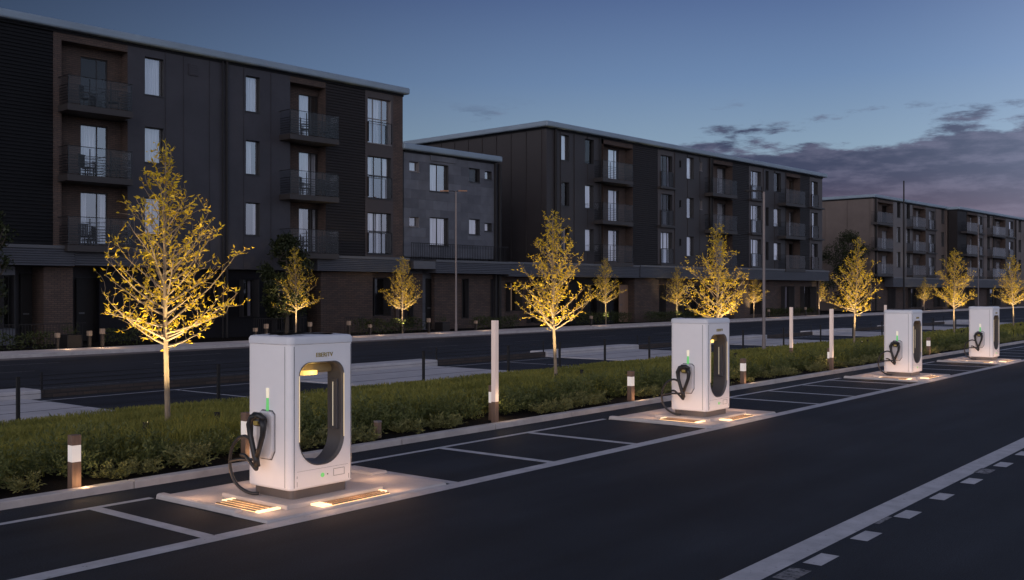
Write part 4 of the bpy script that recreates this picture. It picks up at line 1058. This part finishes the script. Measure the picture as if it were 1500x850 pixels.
# --- third block and fourth block, paler
B = Bld('apartment_building', 1283, 135, 15.4, 'taupe and pale grey apartment block behind the tall dark mast', depth=44)
rows = [(f_ + .8, f_ + 2.9) for f_ in (5.2, 8.6, 12.0)][::-1]; floors = [11.7, 8.3, 4.95]; ZU = 4.4
block(B, [('clad3', 1279, 1285.5, [], 3), ('recess', 1286, 1308, (1292, 1304), .02), ('clad4', 1308, 1337, [(1314, 1319), (1328, 1333)], 3), ('recess', 1338, 1356, (1342, 1351), .02), ('trim', 1356, 1371, (1361, 1369)), ('clad3', 1371, 1401, [(1379, 1383), (1387, 1391)], 3)],
      rows, floors, ZU, 2.6, 'clad3')
u0, uR = B.uz(1279), B.uz(1401)
B.roof(u0, uR, over=.3); B.core(u0, uR, 'clad3'); B.end_wall(u0, 'clad3', -1, seams=3.1)
B.dpipe(1282, .1, B.zt - .5, r=.14); B.dpipe(1398, .1, B.zt - .5, r=.14)
B.band(1300, 1400, 3.3, 4.6, v=-.8)
B.zone('brick2', 1279, 1401, G0, 3.9, v=V, name='base_wall', wins=[(1305, 1312, dict(rows=[(.4, 3.1)], kinds=['curtain'])), (1335, 1350, dict(rows=[(.4, 3.1)], kinds=['room'])), (1372, 1385, dict(rows=[(.4, 3.1)], kinds=['room']))])
B.done('clad3')
B = Bld('apartment_building', 1402, 152.5, 15.3, 'farthest pale apartment block at the end of the street, starting with a dark brown corner', depth=30)
block(B, [('corr2', 1402.5, 1416), ('recess', 1417, 1432, (1421, 1429), .02), ('trim', 1432, 1441, (1434, 1439)), ('clad3', 1441, 1454, [(1446, 1450)], 3), ('recess', 1455, 1473, (1459, 1469), .02), ('trim', 1473, 1486, (1478, 1484)),
          ('clad3', 1486, 1512, [(1492, 1496), (1503, 1507)], 3), ('recess', 1513, 1528, (1517, 1525), .02), ('clad4', 1529, 1552, [(1535, 1539), (1545, 1549)], 3)], rows, floors, ZU, 2.6, 'clad3')
u0, uR = 0.02, B.uz(1552)
B.roof(u0 + .35, uR, over=.3); B.core(u0, uR, 'clad3'); B.end_wall(uR, 'clad3', 1, seams=3)
B.dpipe(1454.5, .1, B.zt - .5, r=.13); B.dpipe(1487, .1, B.zt - .5, r=.13)
B.band(1404, 1552, 3.3, 4.6, v=-.8)
B.zone('brick2', 1403, 1552, G0, 3.9, v=V, name='base_wall', wins=[(1420, 1428, dict(rows=[(.4, 3.1)], kinds=['room'])), (1450, 1466, dict(rows=[(.4, 3.1)], kinds=['room'])), (1480, 1492, dict(rows=[(.4, 3.1)], kinds=['room']))])
B.done('clad3')

# balcony furniture on the first block
def chair():
    c = empty('garden_chair', label='dark garden chair on a balcony of the largest block, behind the glass railing', cat='chair', group='balcony chairs')
    MB().box(-.27, .27, -.26, .26, .42, .47).build('seat', M['darkmetal'], c)
    b = MB(); [b.box(-.27 + i * .09, -.22 + i * .09, .24, .28, .5, 1.05) for i in range(6)]; b.box(-.28, .28, .235, .285, 1.051, 1.10); b.build('backrest', M['darkmetal'], c)
    for a in (-.24, .24):
        for e in (-.22, .22): MB().box(a - .022, a + .022, e - .022, e + .022, 0, .419).build('leg', M['darkmetal'], c)
    for a in (-.28, .28): MB().box(a - .025, a + .025, -.24, .26, .66, .70).build('armrest', M['darkmetal'], c)
    return c
ch0 = chair(); first = True
for b, fls, xa, xb in FLOORS:
    for f_ in fls:
        for t, rz in ((.3, .5), (.72, -.4)):
            o = ch0 if first else copy_tree(ch0); first = False
            u = b.uz(xa + (xb - xa) * t, v=-.5); p = b.world(u, -.42, f_ + .001); o.location = p; o.rotation_euler = (0, 0, ANG + rz + rb.uniform(-.4, .4))

# ------------------------------------------------------------------ front gardens across the road
def hedge(px0, px1, Y, h, label, wd=.9):
    (xa, _), (xb, _) = at(px0, Y), at(px1, Y); n = int((xb - xa) * 260); ng = np.random.default_rng(int(px0) + 900)
    P = np.stack([ng.uniform(0, xb - xa, n), ng.uniform(0, wd, n), np.zeros(n)], 1); top = h * (1 + .18 * np.sin(P[:, 0] * 3.1) * np.cos(P[:, 0] * 1.3)); P[:, 2] = top * ng.random(n) ** .6
    V_, Fc = leaf_quads(P, unit(ng.normal(size=(n, 3)) + [0, 0, .5]), ng.uniform(.09, .17, n), ng.uniform(.04, .07, n), unit(ng.normal(size=(n, 3))))
    o = bpy.data.objects.new('hedge', np_mesh('hedge', V_, Fc, M['hedge'], 4)); COL.objects.link(o); o.location = (xa, Y, .1)
    tag(o, label, 'hedge')
hedge(-60, 82, 43.5, .75, 'low hedge in front of the black corrugated end of the largest block')
hedge(160, 215, 43.7, .7, 'low hedge behind the largest golden tree')
hedge(528, 626, 43.5, .85, 'low hedge under the small golden tree before the brick base wall')
hedge(700, 764, 43.5, .8, 'low hedge beneath the lit ground floor window')
hedge(852, 928, 43.5, .9, 'low hedge at the foot of the small tree near the brown porch door')
hedge(955, 1042, 43.5, .8, 'low hedge along the long block beyond the second charger')
hedge(1128, 1200, 43.5, .8, 'low hedge at the far corner of the long block')
def railing(px0, px1, Y, label, h=1.05):
    (xa, _), (xb, _) = at(px0, Y), at(px1, Y); f = empty('garden_railing', (xa, Y, .1), label=label, cat='railing'); n = int((xb - xa) / .14); b = MB()
    for i in range(n): b.box(i * .14, i * .14 + .018, -.009, .009, .05, h)
    b.build('bars', M['darkmetal'], f); r = MB(); r.box(0, xb - xa, -.02, .02, h + .001, h + .035); r.box(0, xb - xa, -.018, .018, .01, .045); r.build('rail', M['darkmetal'], f)
railing(-40, 126, 45.2, 'thin dark railing before the doors of the largest block')
railing(505, 536, 43.35, 'short dark railing beside the brick pier')
railing(372, 450, 44.9, 'dark railing behind the largest charger lid')
def path_light():
    p = empty('path_light', label='small wooden path light with a glowing head on the far pavement', cat='path light', group='path lights across the road')
    MB().box(-.07, .07, -.07, .07, 0, .62).build('post', M['darkmetal'], p); MB().box(-.10, .10, -.10, .10, .621, .86).build('lamp_head', M['caplight'], p)
    point('lamp', p, (.1, -.9, .3), 8, (1, .66, .38), .06); return p
p0 = path_light(); first = True
for px, Y in ((84, 43.4), (131, 43.4), (150, 42.9), (374, 43.4), (390, 42.8), (454, 43.2), (511, 42.9), (542, 43.4), (628, 42.8), (697, 43.4), (866, 42.7), (1126, 42.9), (1180, 43.2), (1352, 42.9)):
    o = p0 if first else copy_tree(p0); first = False
    o.location = (*at(px, Y), .13 if Y < 43.3 else .1); o.scale = (.85, .85, rb.uniform(.72, 1.05))
# brick planter boxes by the entrances
for px, lab in ((104, 'square dark planter beside the brick pier of the largest block'), (648, 'square dark planter beside the dark door of the stone house')):
    x, y = at(px, 44.1); p = empty('planter', (x, y, .1), label=lab, cat='planter')
    MB().box(-.35, .35, -.35, .35, 0, .6).build('box', M['darkmetal'], p, bevel=.02)
    me = make_shrub(int(px), .5, .55, 14, 'hedge', (.08, .14), 12); o = bpy.data.objects.new('foliage', me); COL.objects.link(o); o.parent = p; o.location = (0, 0, .55)
